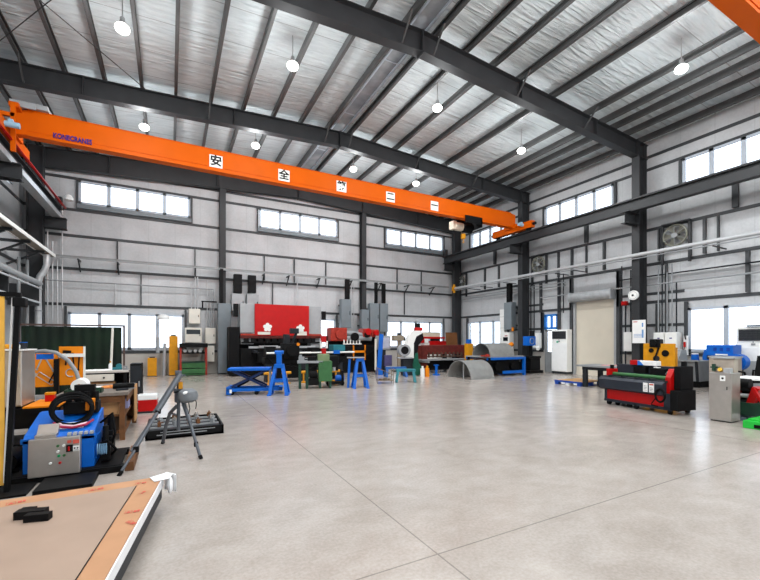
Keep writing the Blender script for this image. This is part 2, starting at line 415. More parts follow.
def rafter(y, hgt=.56, drop=0):
    sh = []
    for xa, xb in ((-4.85, XM), (XM, 16.05)):
        za, zb = roofz(xa) - .22, roofz(xb) - .22
        sh.append(HB((xa, y, za - hgt / 2 - drop), (xb, y, zb - hgt / 2 - drop), hgt, .26, .02, .012))
    sh += [B(XM - .015, XM + .015, y - .13, y + .13, ZR - .24 - hgt - .03, ZR - .2)]
    for x in (-2.2, 1.9, 9.3, 12.9): sh.append(B(x - .008, x + .008, y - .13, y + .13, roofz(x) - .22 - hgt, roofz(x) - .22))
    r = ST('roof_rafter', STEEL, *sh)
    return r
for y in COLY: rafter(y)
rafter(19.45, .75); rafter(-8.1)
PUX = [-4.4, -3.5, -2.62, -1.7, -.78, .12, 1.12, 2.12, 3.12, 4.1, 5.12, 6.08, 7.1, 8.1, 9.15, 10.6, 12.3, 13.15, 14.02, 14.8, 15.7]
for x in PUX:
    x = x * 1.017 if x < 14 else x
    z = roofz(x) - .115
    s = 1 if x < XM else -1
    ST('roof_purlin', PURL, CP((x, YF, z), (x, YB, z), .2, .075 * 1, .012, flip=s))
# knee braces from purlins to rafters (fly braces) and roof cross bracing rods
for y in COLY[2:]:
    for x in (-3.5, 1.12, 5.12, 6.08, 9.15, 12.3):
        ST('trim_brace', PURL, bar((x, y - .55, roofz(x) - .2), (x, y - .02, roofz(x) - .75), .04), bar((x, y + .55, roofz(x) - .2), (x, y + .02, roofz(x) - .75), .04))
for a, b in (((-4.3, 8.6), (-.6, 13.8)), ((-.6, 8.6), (-4.3, 13.8))):
    ST('bracing_rod', STEEL, C((a[0], a[1], roofz(a[0]) - .3), (b[0], b[1], roofz(b[0]) - .3), .012, 6))
# wall girts (horizontal rails) and posts
GZ = [1.02, 2.98, 4.42, 5.75, 6.8, 8.07, 8.55]
for z in GZ:
    segs = [(XL, XR)]
    if z < 1.1: segs = [(XL, XR)]
    for a, b in segs: ST('wall_girt', GIRT, CP((a, YB - .02, z), (b, YB - .02, z), .1, .13, .012, flip=-1))
for z in GZ[1:]:
    segs = [(YF, YB)] if z > 3.3 else [(YF, 9.55), (11.6, YB)]
    for a, b in segs: ST('wall_girt', GIRT, CP((XR - .02, b, z), (XR - .02, a, z), .1, .13, .012, flip=-1))
    ST('wall_girt', GIRT, CP((XL + .02, YF, z), (XL + .02, YB, z), .1, .13, .012, flip=-1))
for a, b in ((YF, 9.55), (11.6, 12.3), (13.2, YB)): ST('wall_girt', GIRT, CP((XR - .02, b, 1.02), (XR - .02, a, 1.02), .1, .13, .012, flip=-1))
for h in back_holes[:3]: ST('trim_sill', CABG, B(h[0] - .05, h[1] + .05, YB - .12, YB - .01, 6.87, 7.05))
for h in right_holes[:3]: ST('trim_sill', CABG, B(XR - .12, XR - .01, h[0] - .05, h[1] + .05, 6.87, 7.05))
def vpost(axis, u, z0, z1, w=.08):
    if axis == 'y': ST('wall_post', GIRT, B(u - w / 2, u + w / 2, YB - .1, YB - .03, z0, z1))
    else: ST('wall_post', GIRT, B(XR - .13, XR - .03, u - w / 2, u + w / 2, z0, z1))
for u in (-3.3, .86, 3.78, 8.0, 10.87, 15.1): vpost('y', u, 6.87, 8.0)
for u in (-1.95, 1.0, 4.1, 5.6, 7.3, 11.7, 13.4): vpost('y', u, 4.5, 5.68, .045)
for u in (-3.68, .62, 7.92, 10.87, 15.08): vpost('y', u, 1.1, 2.9)
for u in (-1.1, 4.5, 12.2): vpost('y', u, 3.06, 4.35, .045)
for u in (7.3, 9.63, 13.13, 15.04, 18.48): vpost('x', u, 6.87, 8.0)
for u in (5.75, 10.9, 16.4): vpost('x', u, 5.82, 6.73, .16)
for u in (7.0, 6.58, 10.1, 11.6, 16.1, 17.2): vpost('x', u, 4.5, 5.68, .08)
for u in (9.5, 11.65, 13.3): vpost('x', u, 2.9, 4.35, .1)
for u in (7.12, 5.44, 8.05, 15.4, 18.72, 13.2, 14.4): vpost('x', u, 1.1 if u != 5.44 else 3.05, 2.9 if u != 5.44 else 4.35, .1)
for u, z0, z1, w in ((9.5, 0, 4.35, .13), (11.62, 0, 4.35, .13), (12.27, 0, 4.35, .12), (13.22, 1.05, 2.9, .12), (14.5, 1.05, 4.35, .12), (7.75, 1.05, 4.35, .06), (6.2, 4.5, 5.68, .05), (8.0, 4.5, 5.68, .05), (10.9, 4.5, 5.68, .05), (12.3, 4.5, 5.68, .07)): vpost('x', u, z0, z1, w)
for z in (3.3, 2.1): ST('wall_girt', GIRT, CP((XR - .02, 9.4, z), (XR - .02, 7.2, z), .09, .12, .012, flip=-1)); ST('wall_girt', GIRT, CP((XR - .02, 15.3, z), (XR - .02, 13.2, z), .09, .12, .012, flip=-1))
# crane runway beams on both sides with rails
for x in (15.05, -3.85):
    rb = ST('runway_beam', STEEL, HB((x, YF + .1, 6.48), (x, YB - .15, 6.48), .42, .26, .02, .012), B(x - .03, x + .03, YF + .1, YB - .15, 6.69, 6.76))
    s = -1 if x > 5 else 1
    P(rb, 'end_stop', STEEL, B(x - .1, x + .1, YB - .4, YB - .18, 6.69, 7.15))
    if x < 0:
        P(rb, 'conductor_rail', RED, B(x + .16, x + .2, YF + .2, YB - .2, 6.74, 6.80), B(x + .2, x + .225, YF + .2, YB - .2, 6.755, 6.785), label='red conductor rail along the runway beam')
        P(rb, 'flange_sheen', GALV, B(x - .14, x + .135, YF + .1, YB - .2, 6.255, 6.27), B(x + .128, x + .136, YF + .1, YB - .2, 6.27, 6.42))  # bright strips put in for the white reflection on the lower flange
# ================================================================ CRANES AND LAMPS
SKY, EXPO, LAMPW = 6.0, -1.08, 250
def crane(y, label, marks):
    t = E('overhead_crane', label, 'crane', (0, y, 6.76))
    xa, xb = -3.42, 14.72
    P(t, 'bridge_girder', CRANE, B(xa, xb, -.2, .04, .36, 1.0), B(xa, xb, -.23, .06, .31, .36), B(xa, xb, -.22, .06, 1.0, 1.025),
      PR([(xb, .33), (xb, 1.0), (xb + .3, .95), (xb + .3, .3)], 'y', -.2, .04), PR([(xa, .33), (xa, 1.0), (xa - .3, .95), (xa - .3, .3)], 'y', -.2, .04), B(xa, xb, -.215, -.2, .44, .455))
    for x in (-3.85, 15.05):
        s = 1 if x > 5 else -1
        k = P(t, 'end_carriage', CRANE, B(x - .13, x + .13, -1.25, 1.25, .1, .42, .01), B(x - .2, x + .2, -.4, .4, .28, .45))
        for yy in (-1.0, 1.0): P(k, 'wheel', BLACK, C((x - .07, yy, .12), (x + .07, yy, .12), .12, 18), smooth=True)
        for yy in (-1.32, 1.32): P(k, 'buffer', BLACK, C((x, yy - .07, .26), (x, yy + .07, .26), .07, 12))
        P(k, 'drive_motor', mat('pale_blue_motor', (150, 190, 214), .4), C((x - .12 * s, -.75, .3), (x - .42 * s, -.75, .3), .075, 14), B(x - .25 * s - .05, x - .25 * s + .05, -.81, -.69, .3, .42), smooth=True, label='pale blue drive motor on the carriage')
    P(t, 'cable_box', LGREY, B(-3.75, -2.95, -.34, .12, 1.03, 1.16, .01), B(-3.6, -3.2, -.38, -.34, .98, 1.12))
    P(t, 'current_collector', CRANE, B(-3.68, -3.58, -.52, -.44, -.28, 1.0), B(-3.72, -3.52, -.5, -.2, .9, 1.02), B(-3.98, -3.6, -.52, -.44, .62, .72))
    # hoist trolley under the girder
    hx = 12.25
    h = P(t, 'hoist', mat('hoist_beige', (206, 196, 178), .5), C((hx - .55, .42, .12), (hx - .1, .42, .12), .2, 18), B(hx - .7, hx - .5, .28, .6, -.05, .32, .01), smooth=True, label='beige electric hoist under the girder')
    P(h, 'drum', BLACK, C((hx - .1, .4, .12), (hx + .42, .4, .12), .24, 18), smooth=True)
    P(h, 'trolley_frame', BLACK, B(hx - .5, hx + .5, -.34, -.3, .12, .44), B(hx - .5, hx + .5, .3, .34, .12, .44), B(hx + .42, hx + .5, -.34, .6, .0, .36))
    P(h, 'hook_block', YEL, B(hx - .08, hx + .08, .34, .5, -.42, -.18, .02), T([(hx, .42, -.42), (hx, .42, -.5), (hx + .06, .42, -.56), (hx, .42, -.62), (hx - .06, .42, -.57)], .018, 8))
    P(h, 'rope', STEEL, C((hx - .04, .42, -.2), (hx - .04, .42, 0), .008, 6), C((hx + .04, .42, -.2), (hx + .04, .42, 0), .008, 6))
    if marks:
        for ch, px, py in marks:
            X, Z = onY(px, py, y - .21)
            pl = P(t, 'sign_plate', WHITE, B(X - .2, X + .2, -.216, -.201, Z - 6.76 - .2, Z - 6.76 + .2), label='white plate with black character')
            P(pl, 'character', INK, TX(ch, .36, faceS(X, -.218, Z - 6.76)))
        X0, Z0 = onY(52, 135.5, y - .21); X1, Z1 = onY(93, 142.8, y - .21)
        P(t, 'lettering', BLUEINK, TX('KONECRANES', .2, faceS(0, 0, 0), .012), M=Matrix.Translation(((X0 + X1) / 2, -.21, (Z0 + Z1) / 2 - 6.76)) @ Matrix.Diagonal((abs(X1 - X0) / 1.36, 1, 1.0, 1)))
    return t
crane(14.1, 'long orange bridge crane with blue lettering spanning the hall before the end wall', [('安', 216, 161.5), ('全', 284, 175.5), ('第', 341.5, 186.5), ('二', 390.5, 197), ('一', 434.5, 206)])
crane(3.06, 'orange bridge crane whose girder cuts the top corner near the camera', None)
def lamp(x, y, label):
    z = roofz(x) - .8
    t = E('high_bay_lamp', label, 'lamp', (x, y, z), 0, 'high bay lamps')
    rod = P(t, 'hanger', GALV, C((0, 0, .22), (0, 0, .8), .012, 8))
    P(t, 'ballast_housing', GALV, C((0, 0, .1), (0, 0, .24), .05, 14), smooth=True)
    P(t, 'reflector', GALV, LA([(.05, .14), (.08, .12), (.12, .06), (.14, .02), (.13, .02), (.11, .05), (.07, .1), (.03, .12)], (0, 0, 0), 24), smooth=True)
    P(t, 'diffuser', LAMP, S((0, 0, .0), .15, (1, 1, .7)), smooth=True, label='glowing white diffuser')
    l = bpy.data.lights.new('lamp_light', 'AREA'); l.energy = LAMPW; l.shape = 'DISK'; l.size = .3; l.color = (.95, .985, 1)
    o = bpy.data.objects.new('lamp_light', l); COL.objects.link(o); o.location = (x, y, z - .12)
    l2 = bpy.data.lights.new('lamp_glow_light', 'POINT'); l2.energy = LAMPW * 1.35; l2.shadow_soft_size = .2; l2.color = (.95, .985, 1)
    o2 = bpy.data.objects.new('lamp_glow_light', l2); COL.objects.link(o2); o2.location = (x, y, z - .34)
    return t
LP = [(-.95, 10.55, 'glowing high bay lamp at the top of the picture near the left gable'), (2.85, 10.2, 'glowing high bay lamp between the two rafters just left of the ridge'),
      (7.4, 10.0, 'glowing high bay lamp between the two rafters just right of the ridge'), (11.55, 10.4, 'glowing high bay lamp nearest the column by the shutter door'),
      (7.55, 5.15, 'glowing high bay lamp at the top edge of the picture near the second crane'), (11.75, 5.3, 'glowing high bay lamp near the right wall by the second crane'),
      (-.75, 15.1, 'small glowing high bay lamp above the crane end with the maker lettering'), (2.8, 15.0, 'small glowing high bay lamp above the first white crane plates'),
      (6.9, 15.3, 'small glowing high bay lamp above the middle crane plate'), (9.9, 15.0, 'small glowing high bay lamp above the last crane plate')]
for a in LP: lamp(*a)
for i, x in enumerate((-.9, 3.2, 7.5, 11.7)):
    for y, row in ((5.2, 'just beyond the near rafter'), (.2, 'above the camera'), (-5.0, 'in the bay behind the camera')):
        if x > 5 and y > 5: continue
        lamp(x, y, 'high bay lamp %s, %s from the left wall' % (row, ('first', 'second', 'third', 'fourth')[i]))
# ================================================================ LEFT FOREGROUND
def inset(poly, k):
    c = (sum(p[0] for p in poly) / len(poly), sum(p[1] for p in poly) / len(poly))
    return [(c[0] + (p[0] - c[0]) * k, c[1] + (p[1] - c[1]) * k) for p in poly]
# wrapped sheet stack lying in front of the blue power pack
t = E('wrapped_sheet_stack', 'wide low stack of sheets wrapped in brown paper, filling the near left floor', 'sheet stack', (0, 0, 0))
outer = [(-2.2, 3.97), (-.06, 4.05), (-.5, 1.05), (-2.5, .95)]
P(t, 'core', KRAFT, PR(outer, 'z', .25, .28)); P(t, 'lower_sheets', DGREY, PR([(-2.2, 3.96), (-.065, 4.04), (-.505, 1.06), (-2.5, .96)], 'z', .09, .25), label='dark sheets under the paper')
P(t, 'top_sheet', mat('grey_tan_paper', (158, 136, 120), .7, 0, .06, 3), PR([(-2.12, 3.80), (-.25, 3.87), (-.60, 1.1), (-2.45, 1.0)], 'z', .28, .283), label='greyer paper sheet on top')
P(t, 'seam', BLACK, PR([(-.253, 3.872), (-.246, 3.872), (-.596, 1.1), (-.603, 1.1)], 'z', .2835, .2842))
P(t, 'film_wrap', TARP, PR([(-.058, 4.04), (-.498, 1.05), (-.49, 1.05), (-.05, 4.035)], 'z', .205, .276), label='white film along the side')
P(t, 'film_flap', TARP, PR([(-.16, 4.03), (-.045, 4.10), (.02, 4.04), (-.01, 3.93), (-.12, 3.90)], 'z', .284, .29), PR([(-.045, 4.10), (.02, 4.04), (.05, 3.98), (.045, 4.03), (-.03, 4.12)], 'z', .14, .29), S((.0, 3.98, .21), .05, (.5, 1.1, 1.5), 10, 8), smooth=True, label='loose white film at the corner')
for y in (1.4, 2.6, 3.7): P(t, 'bearer', BLACK, B(-2.3, -.5 + (y - 1.4) * .125, y - .06, y + .06, 0, .09))
def marks(x, y, a, sc=1):
    M = Matrix.Translation((x, y, .2845)) @ Mrot(0, 0, a) @ Matrix.Scale(sc, 4)
    o = P(t, 'printed_mark', REDINK, B(-.05, .05, -.05, -.044, 0, .001), B(-.05, .05, .044, .05, 0, .001), B(-.05, -.044, -.05, .05, 0, .001), B(.044, .05, -.05, .05, 0, .001),
          PR([(-.03, -.03), (.03, -.03), (0, .035)], 'z', 0, .001), B(.07, .11, -.04, .04, 0, .001), B(.12, .15, -.03, .05, 0, .001), label='red printed handling marks', M=M)
for m_ in ((-.26, 3.3, -8, .45), (-.24, 3.12, -60, .4), (-1.05, 3.89, 12, .55), (-.56, 3.93, 5, .5), (-.24, 3.93, -10, .4), (-.2, 3.66, 60, .3), (-.41, 2.36, -6, .45)): marks(*m_)
tag(P(None, 'steel_block', BLACK, B(-.125, .115, -.045, .045, 0, .06, .004), B(-.115, .0, .03, .085, 0, .06, .003), M=Matrix.Translation((-.84, 3.52, .283)) @ Mrot(0, 0, -14) @ Matrix.Diagonal((.74, .74, .9, 1))), 'rear black steel block with a stepped side on the brown paper', 'block', 'black blocks on the paper')
tag(P(None, 'steel_block', BLACK, B(-.085, .085, -.035, .035, 0, .055, .004), M=Matrix.Translation((-.79, 3.44, .283)) @ Mrot(0, 0, -14) @ Matrix.Diagonal((.85, .8, .9, 1))), 'shorter front black steel block on the brown paper', 'block', 'black blocks on the paper')
# blue hydraulic power pack with leaning control panel
t = E('hydraulic_power_pack', 'blue hydraulic power pack with grey button panel and coiled black hoses', 'power pack', (-1.0, 5.46, 0))
P(t, 'skid', BLACK, B(-.72, .52, -.1, .02, 0, .07), B(-.72, .52, .68, .8, 0, .07), B(-.6, -.5, 0, .7, 0, .07), B(.3, .4, 0, .7, 0, .07), B(-.66, .5, -.06, .76, .05, .075)); P(t, 'drip_tray', BLACK, B(-.17, .3, -.56, -.12, 0, .05, .004))
P(t, 'tank', BLUE, PR([(0, .08), (0, .43), (.06, .48), (.62, .64), (.72, .64), (.72, .08)], 'x', -.38, .24), B(-.4, .26, .0, .02, .40, .45), B(.235, .25, .08, .64, .14, .4))
P(t, 'lid_plate', PAPER, PR([(.14, .506), (.14, .51), (.28, .55), (.28, .546)], 'x', -.14, .12), label='white plate on the blue lid')
pn = P(t, 'control_panel', STAIN, B(-.31, .13, -.12, -.03, .06, .455, .008, (-4, 0, 0)), label='grey leaning control panel')
P(pn, 'hood', STAIN, B(-.27, -.09, -.06, .05, .455, .49, .004), PR([(.0, .47), (.1, .47), (.1, .58)], 'x', -.27, -.09))
P(pn, 'terminal_strip', GALV, *[B(-.0 + .05 * k, .035 + .05 * k, -.03, .03, .455, .485, .004) for k in range(5)])
zf = lambda z: -.13 + (z - .26) * .07
for k, (x, z, m_) in enumerate(((-.06, .375, GREEN), (-.01, .375, WHITE), (-.06, .315, WHITE), (-.05, .27, mat('button_green', (20, 150, 90), .4)), (-.005, .27, GREEN), (-.12, .2, WHITE), (-.04, .195, RED))):
    P(pn, 'push_button', m_, C((x, zf(z) + .006, z), (x, zf(z) - .014, z), .013, 12), label=None)
P(pn, 'main_switch', BLACK, B(.04 - .03, .04 + .03, -.135, -.12, .30, .375, .004), C((.04, -.13, .34), (.04, -.155, .34), .018, 12))
P(pn, 'switch_knob', RED, B(.033, .047, -.168, -.15, .318, .362), label='red rotary handle')
P(pn, 'caution_label', PAPER, B(.07, .125, -.131, -.124, .305, .36), label='white caution label')
P(pn, 'caution_print', REDINK, B(.02, .055, -.131, -.124, .395, .425), B(.07, .125, -.131, -.124, .385, .425), label='red print')
P(pn, 'label_print', INK, C((.085, -.132, .335), (.085, -.1335, .335), .009, 10), C((.11, -.132, .335), (.11, -.1335, .335), .009, 10), B(.075, .12, -.1335, -.131, .312, .316))
P(t, 'pump', BLACK, C((-.55, .1, .2), (-.55, .45, .2), .1, 16), C((-.55, -.02, .2), (-.55, .1, .2), .06, 14), B(-.65, -.45, .15, .4, .07, .12), smooth=True)
P(t, 'pump_coupling', GALV, LA([(.0, -.1), (.05, -.1), (.07, -.05), (.06, 0), (.03, .02)], (-.58, -.02, .12), 14, 'y'), smooth=True, label='bright metal coupling')
P(t, 'valve_manifold', BLACK, B(-.12, .22, .42, .66, .62, .76, .01), *[C((-.08 + .09 * k, .5, .76), (-.08 + .09 * k, .5, .88), .03, 12) for k in range(4)], B(-.05, .16, .62, .72, .64, .95))
P(t, 'solenoid', ORNG, B(.1, .19, .38, .46, .66, .80, .008), label='orange solenoid')
def coil(cx, cy, cz, rad, tilt, yaw, n=26, wob=.02):
    pts = []
    for k in range(n):
        a = 2 * math.pi * k / n
        v = Matrix.Translation((cx, cy, cz)) @ Mrot(tilt, 0, yaw) @ Vector((rad * math.cos(a), rad * math.sin(a) * .92, wob * math.sin(3 * a)))
        pts.append(tuple(v))
    return pts
for k, (a, b, c_, r_, ti, ya) in enumerate(((-.02, .34, .70, .2, 74, 5), (-.01, .30, .69, .185, 70, 10), (-.03, .38, .71, .19, 80, -4), (.0, .27, .68, .18, 62, 8))):
    P(t, 'hose', RUB, T(coil(a, b, c_, r_, ti, ya), .017, 8, True), smooth=True)
P(t, 'red_hose', mat('wine_red_hose', (150, 30, 60), .5), T([(-.16, .2, .57), (-.1, .12, .535), (.02, .1, .52), (.14, .13, .535), (.2, .22, .57)], .014, 8), smooth=True, label='wine red hose')
P(t, 'pale_hose', mat('pale_pink_hose', (220, 190, 200), .5), T([(-.15, .25, .585), (-.08, .16, .545), (.03, .13, .53), (.15, .18, .55)], .012, 8), smooth=True, label='pale hose')
P(t, 'side_valve', BLACK, *[B(.28, .38, .1 + .13 * k, .19 + .13 * k, .1, .3 + .05 * k, .008) for k in range(4)], C((.33, .15, .3), (.33, .15, .5), .03, 10), C((.35, .42, .4), (.35, .42, .58), .035, 10))
P(t, 'side_hose', RUB, T([(.27, .1, .3), (.36, .0, .36), (.44, .1, .22), (.36, .2, .12)], .014, 8), T([(.25, .4, .5), (.38, .3, .62), (.42, .2, .4), (.36, .3, .2)], .014, 8), smooth=True)
P(t, 'coil_spring', mat('pale_blue_coil', (120, 160, 190), .4), *[T([(.265 + .02 * k, .06 + .035 * math.cos(2 * math.pi * j / 12), .25 + .06 * math.sin(2 * math.pi * j / 12)) for j in range(12)], .006, 6, True) for k in range(5)], smooth=True)
tag(P(None, 'timber_bearer', DWOOD, B(-.46, -.37, 5.36, 6.2, 0, .1, .006)), 'brown timber bearer on the floor right of the blue power pack', 'timber')
# yellow curtain screen at the picture edge
t = E('curtain_screen', 'yellow welding curtain on a black post at the left picture edge', 'screen', (-1.37, 5.16, 0))
cp = [(-1.27 + .05 * k, .02 * math.sin(k * 1.3)) for k in range(25)]
P(t, 'curtain', mat('yellow_curtain', (232, 176, 70), .5, 0, .16, 3), PR([(p[0] + 1.23 - 1.28, p[1]) for p in cp[:0]] + cp + [(p[0], p[1] + .012) for p in reversed(cp)], 'z', .08, 1.95), smooth=True)
P(t, 'white_edging', PAPER, bar((-.075, 0, .1), (-.01, 0, 1.93), .014))
P(t, 'post', BLACK, bar((-.045, -.03, 0), (.045, -.03, 1.98), .042), B(-.14, .14, -.2, .2, 0, .02))
P(t, 'top_clamp', BLACK, B(.0, .1, -.06, .04, 1.84, 1.93, .01))
P(t, 'top_rail', BLACK, B(-1.35, .03, -.02, .02, 1.94, 1.985))
P(t, 'hanging_strap', GREY, T([(-.3, -.05, 1.5), (-.24, -.06, 1.58), (-.17, -.06, 1.74), (-.14, -.05, 1.86)], .022, 8), smooth=True)
# grey electrical box on black frame table
t = E('steel_stand', 'black steel stand with an orange board top left of the workbench', 'stand', (-1.66, 6.62, 0))
for x, y in ((-.3, -.28), (.28, -.28), (-.3, .34), (.28, .34)): P(t, 'leg', BLACK, B(x - .025, x + .025, y - .025, y + .025, 0, .66))
P(t, 'top_frame', BLACK, B(-.36, .36, -.32, .38, .6, .67)); P(t, 'lower_shelf', BLACK, B(-.32, .32, -.28, .36, .2, .23)); P(t, 'skirt', BLACK, B(-.31, .3, -.3, -.29, .42, .6))
P(t, 'board_top', ORNG, B(.07, .42, -.33, .39, .67, .69), label='orange board on the stand')
t = E('control_cabinet', 'tall narrow grey metal control cabinet on the black stand', 'cabinet', (-1.81, 6.6, .69))
P(t, 'body', STAIN, B(-.2, .2, -.26, .27, 0, .69, .01)); P(t, 'door', mat('beige_cabinet_door', (176, 164, 148), .5), B(-.19, .19, -.275, -.26, .02, .67, .004), label='beige door'); P(t, 'top_rim', WHITE, B(-.22, .22, -.29, .29, .69, .705))
P(t, 'latch', BLACK, B(.12, .15, -.29, -.275, .3, .4))
t = E('spray_can', 'yellow tin lying on top of the grey cabinet', 'tin', (-1.78, 6.5, 1.4)); P(t, 'body', YEL, C((-.08, 0, .03), (.08, 0, .03), .03, 12), smooth=True); P(t, 'cap', WHITE, C((.08, 0, .03), (.11, 0, .03), .025, 12))
t = E('small_pot', 'small dark pot standing on top of the grey cabinet', 'pot', (-1.66, 6.6, 1.397)); P(t, 'body', DGREY, LA([(.03, 0), (.04, .03), (.04, .08), (.03, .08)], n=14), smooth=True); P(t, 'lid', BLUE, C((0, 0, .08), (0, 0, .09), .041, 14))
t = E('oil_can', 'small red and yellow can on the orange board', 'can', (-1.42, 6.75, .69)); P(t, 'body', RED, B(-.05, .05, -.05, .05, 0, .09, .006)); P(t, 'lid', YEL, B(-.052, .052, -.052, .052, .09, .12, .004))
# orange tool boards with tools
t = E('tool_board', 'orange tool board in a white tube frame behind the grey cabinet', 'tool board', (-1.76, 9.02, 0))
P(t, 'board', ORNG, B(-.35, -.03, -.01, .01, .68, 1.28)); P(t, 'board', ORNG, B(-.01, .34, -.04, -.02, .7, 1.40))
P(t, 'frame', WHITE, bar((-.37, 0, .68), (-.37, 0, 1.3), .03), bar((.36, -.03, .1), (.36, -.03, 1.4), .03), bar((.0, -.09, 1.24), (.38, -.09, 1.24), .06), bar((-.37, 0, .1), (-.37, 0, .7), .03))
P(t, 'foot', WHITE, B(-.4, -.34, -.2, .25, 0, .1)); P(t, 'foot', WHITE, B(.33, .39, -.2, .25, 0, .1))
P(t, 'mast', BLACK, B(-.07, .0, -.12, -.05, .1, 1.18))
TL = [('open_spanner', -.28, 1.12, 20), ('ring_spanner', -.15, 1.08, -25), ('pliers', -.09, .86, 15), ('hacksaw', -.23, .8, 40), ('hammer', .1, 1.2, 5), ('file', .2, 1.14, -5), ('clamp', .16, .92, 0), ('screwdriver', .28, 1.1, 3)]
words = {'open_spanner': 'grey open spanner', 'ring_spanner': 'grey ring spanner', 'pliers': 'dark pliers', 'hacksaw': 'grey hacksaw', 'hammer': 'hammer with dark handle', 'file': 'long dark file', 'clamp': 'round steel clamp', 'screwdriver': 'dark screwdriver'}
for n_, x, z, a in TL:
    Mx = Matrix.Translation((-1.76 + x, 9.02 + (-.018 if x < -.02 else -.05), z)) @ Mrot(0, a, 0)
    if n_ == 'hammer': sh = [B(-.012, .012, -.008, .008, -.14, .1), B(-.06, .06, -.015, .008, .08, .13)]
    elif n_ == 'pliers': sh = [B(-.035, -.015, -.008, .008, -.12, .03, 0, (0, 8, 0)), B(.015, .035, -.008, .008, -.12, .03, 0, (0, -8, 0)), B(-.02, .02, -.008, .008, .02, .1)]
    elif n_ == 'clamp': sh = [T([(.07 * math.cos(q), 0, .07 * math.sin(q)) for q in [k * .35 for k in range(16)]], .009, 6)]
    elif n_ == 'hacksaw': sh = [T([(-.14, 0, 0), (-.14, 0, .08), (.14, 0, .08), (.14, 0, 0)], .008, 6), B(-.14, .14, -.004, .004, -.006, .006), B(-.2, -.13, -.01, .01, -.03, .03)]
    else: sh = [B(-.01, .01, -.006, .008, -.13, .12), C((0, -.006, .12), (0, .008, .12), .024, 12), C((0, -.006, -.13), (0, .008, -.13), .018, 12)]
    tag(P(None, n_, GALV if 'grey' in words[n_] or 'round' in words[n_] else BLACK, *sh, M=Mx), words[n_] + ' hanging on the orange tool board', n_.replace('_', ' '), 'tools on the orange board')
t = E('extraction_arm', 'bent silver fume extraction arm arching in front of the orange tool board', 'extraction arm', (-1.5, 7.7, 0))
P(t, 'hose', GREY, T([(-.36, .1, 1.33), (-.2, .05, 1.35), (-.05, 0, 1.32), (.1, -.02, 1.2), (.2, -.02, 1.02), (.24, -.02, .86)], .028, 12), smooth=True); P(t, 'nozzle', WHITE, LA([(.03, .12), (.045, .05), (.07, 0), (.06, 0), (.03, .06)], (.25, -.02, .74), 18), smooth=True)
P(t, 'mounting_post', BLACK, B(-.4, -.34, .08, .14, 0, 1.36), B(-.47, -.27, .0, .22, 0, .02)); P(t, 'bracket', BLUE, B(-.3, -.1, .04, .1, 1.22, 1.3))
# workbench
t = E('workbench', 'worn brown timber workbench with open shelves behind the blue power pack', 'workbench', (-.98, 7.8, 0))
for x, y in ((-.4, -.7), (.34, -.7), (-.4, .68), (.4, .68)): P(t, 'leg', DWOOD, B(x - .035, x + .035, y - .035, y + .035, 0, .68))
P(t, 'top', mat('worn_grey_benchtop', (120, 112, 104), .55, 0, .2, 10), B(-.46, .42, -.76, .74, .68, .73, .006))
P(t, 'shelf', DWOOD, B(-.42, .38, -.7, .7, .36, .385)); P(t, 'shelf', DWOOD, B(-.42, .38, -.7, .7, .1, .125))
P(t, 'end_panel', CARD, B(.425, .445, .25, .72, .1, .72), label='pale board at the end'); P(t, 'front_rail', DWOOD, B(-.42, .34, -.74, -.71, .58, .67)); P(t, 'backing', DWOOD, B(-.44, .4, .71, .73, .1, .68))
P(t, 'end_rail', DWOOD, B(.39, .41, -.68, .68, .58, .67))
def carton(name, x, y, z, sx, sy, sz, m_, label, cat='box', group=None, rz=0):
    t = E(name, label, cat, (x, y, z), rz, group)
    P(t, 'body', m_, B(-sx / 2, sx / 2, -sy / 2, sy / 2, 0, sz, .004))
    P(t, 'flap', m_, B(-sx / 2 + .005, -.002, -sy / 2 + .004, sy / 2 - .004, sz, sz + .006)); P(t, 'flap', m_, B(.002, sx / 2 - .005, -sy / 2 + .004, sy / 2 - .004, sz, sz + .006))
    return t
carton('cardboard_box', -.84, 7.3, .385, .3, .3, .19, CARD, 'plain cardboard box on the upper shelf of the workbench')
carton('parts_box', -.74, 7.85, .385, .26, .3, .17, mat('lilac_box', (150, 150, 190), .6), 'pale violet box deeper in the upper bench shelf')
carton('parts_box', -.8, 7.45, .125, .34, .4, .2, mat('dark_crate', (70, 54, 40), .7), 'dark brown box on the bottom shelf of the workbench')
t = E('parts_tray', 'dark green tray on the near edge of the workbench', 'tray', (-1.12, 7.2, .73)); P(t, 'base', DGREEN, B(-.22, .22, -.13, .13, 0, .01)); P(t, 'rim', DGREEN, B(-.22, .22, -.13, -.12, 0, .06), B(-.22, .22, .12, .13, 0, .06), B(-.22, -.21, -.13, .13, 0, .06), B(.21, .22, -.13, .13, 0, .06))
tag(P(None, 'work_cloth', COPPER, *[S((-.92 + .07 * k, 7.72 + .03 * math.sin(k * 2), .745), .07, (1, .9, .45 + .12 * (k % 2)), 12, 8) for k in range(4)], smooth=True), 'crumpled orange cloth lying on the workbench', 'cloth')
t = E('grinder', 'black angle grinder lying on the workbench', 'grinder', (-.68, 7.5, .78)); P(t, 'body', BLACK, C((-.12, 0, 0), (.08, 0, .0), .045, 14), smooth=True); P(t, 'disc', GREY, C((.13, -.01, -.045), (.13, -.01, -.035), .06, 18)); P(t, 'gear_head', BLACK, B(.07, .17, -.04, .04, -.035, .04, .01))
t = E('paper_roll', 'big white paper roll lying at the left end of the workbench', 'roll', (-1.2, 7.42, .83)); P(t, 'roll', PAPER, C((0, -.14, 0), (0, .14, 0), .1, 22), smooth=True); P(t, 'core', CARD, C((0, -.145, 0), (0, .145, 0), .03, 14), smooth=True)
tag(P(None, 'white_rag', PAPER, *[S((-1.12 + .06 * k, 7.8 - .02 * (k % 2), .74), .075, (1.1, .8, .35), 12, 8) for k in range(3)], smooth=True), 'white rag beside the paper roll on the workbench', 'rag')
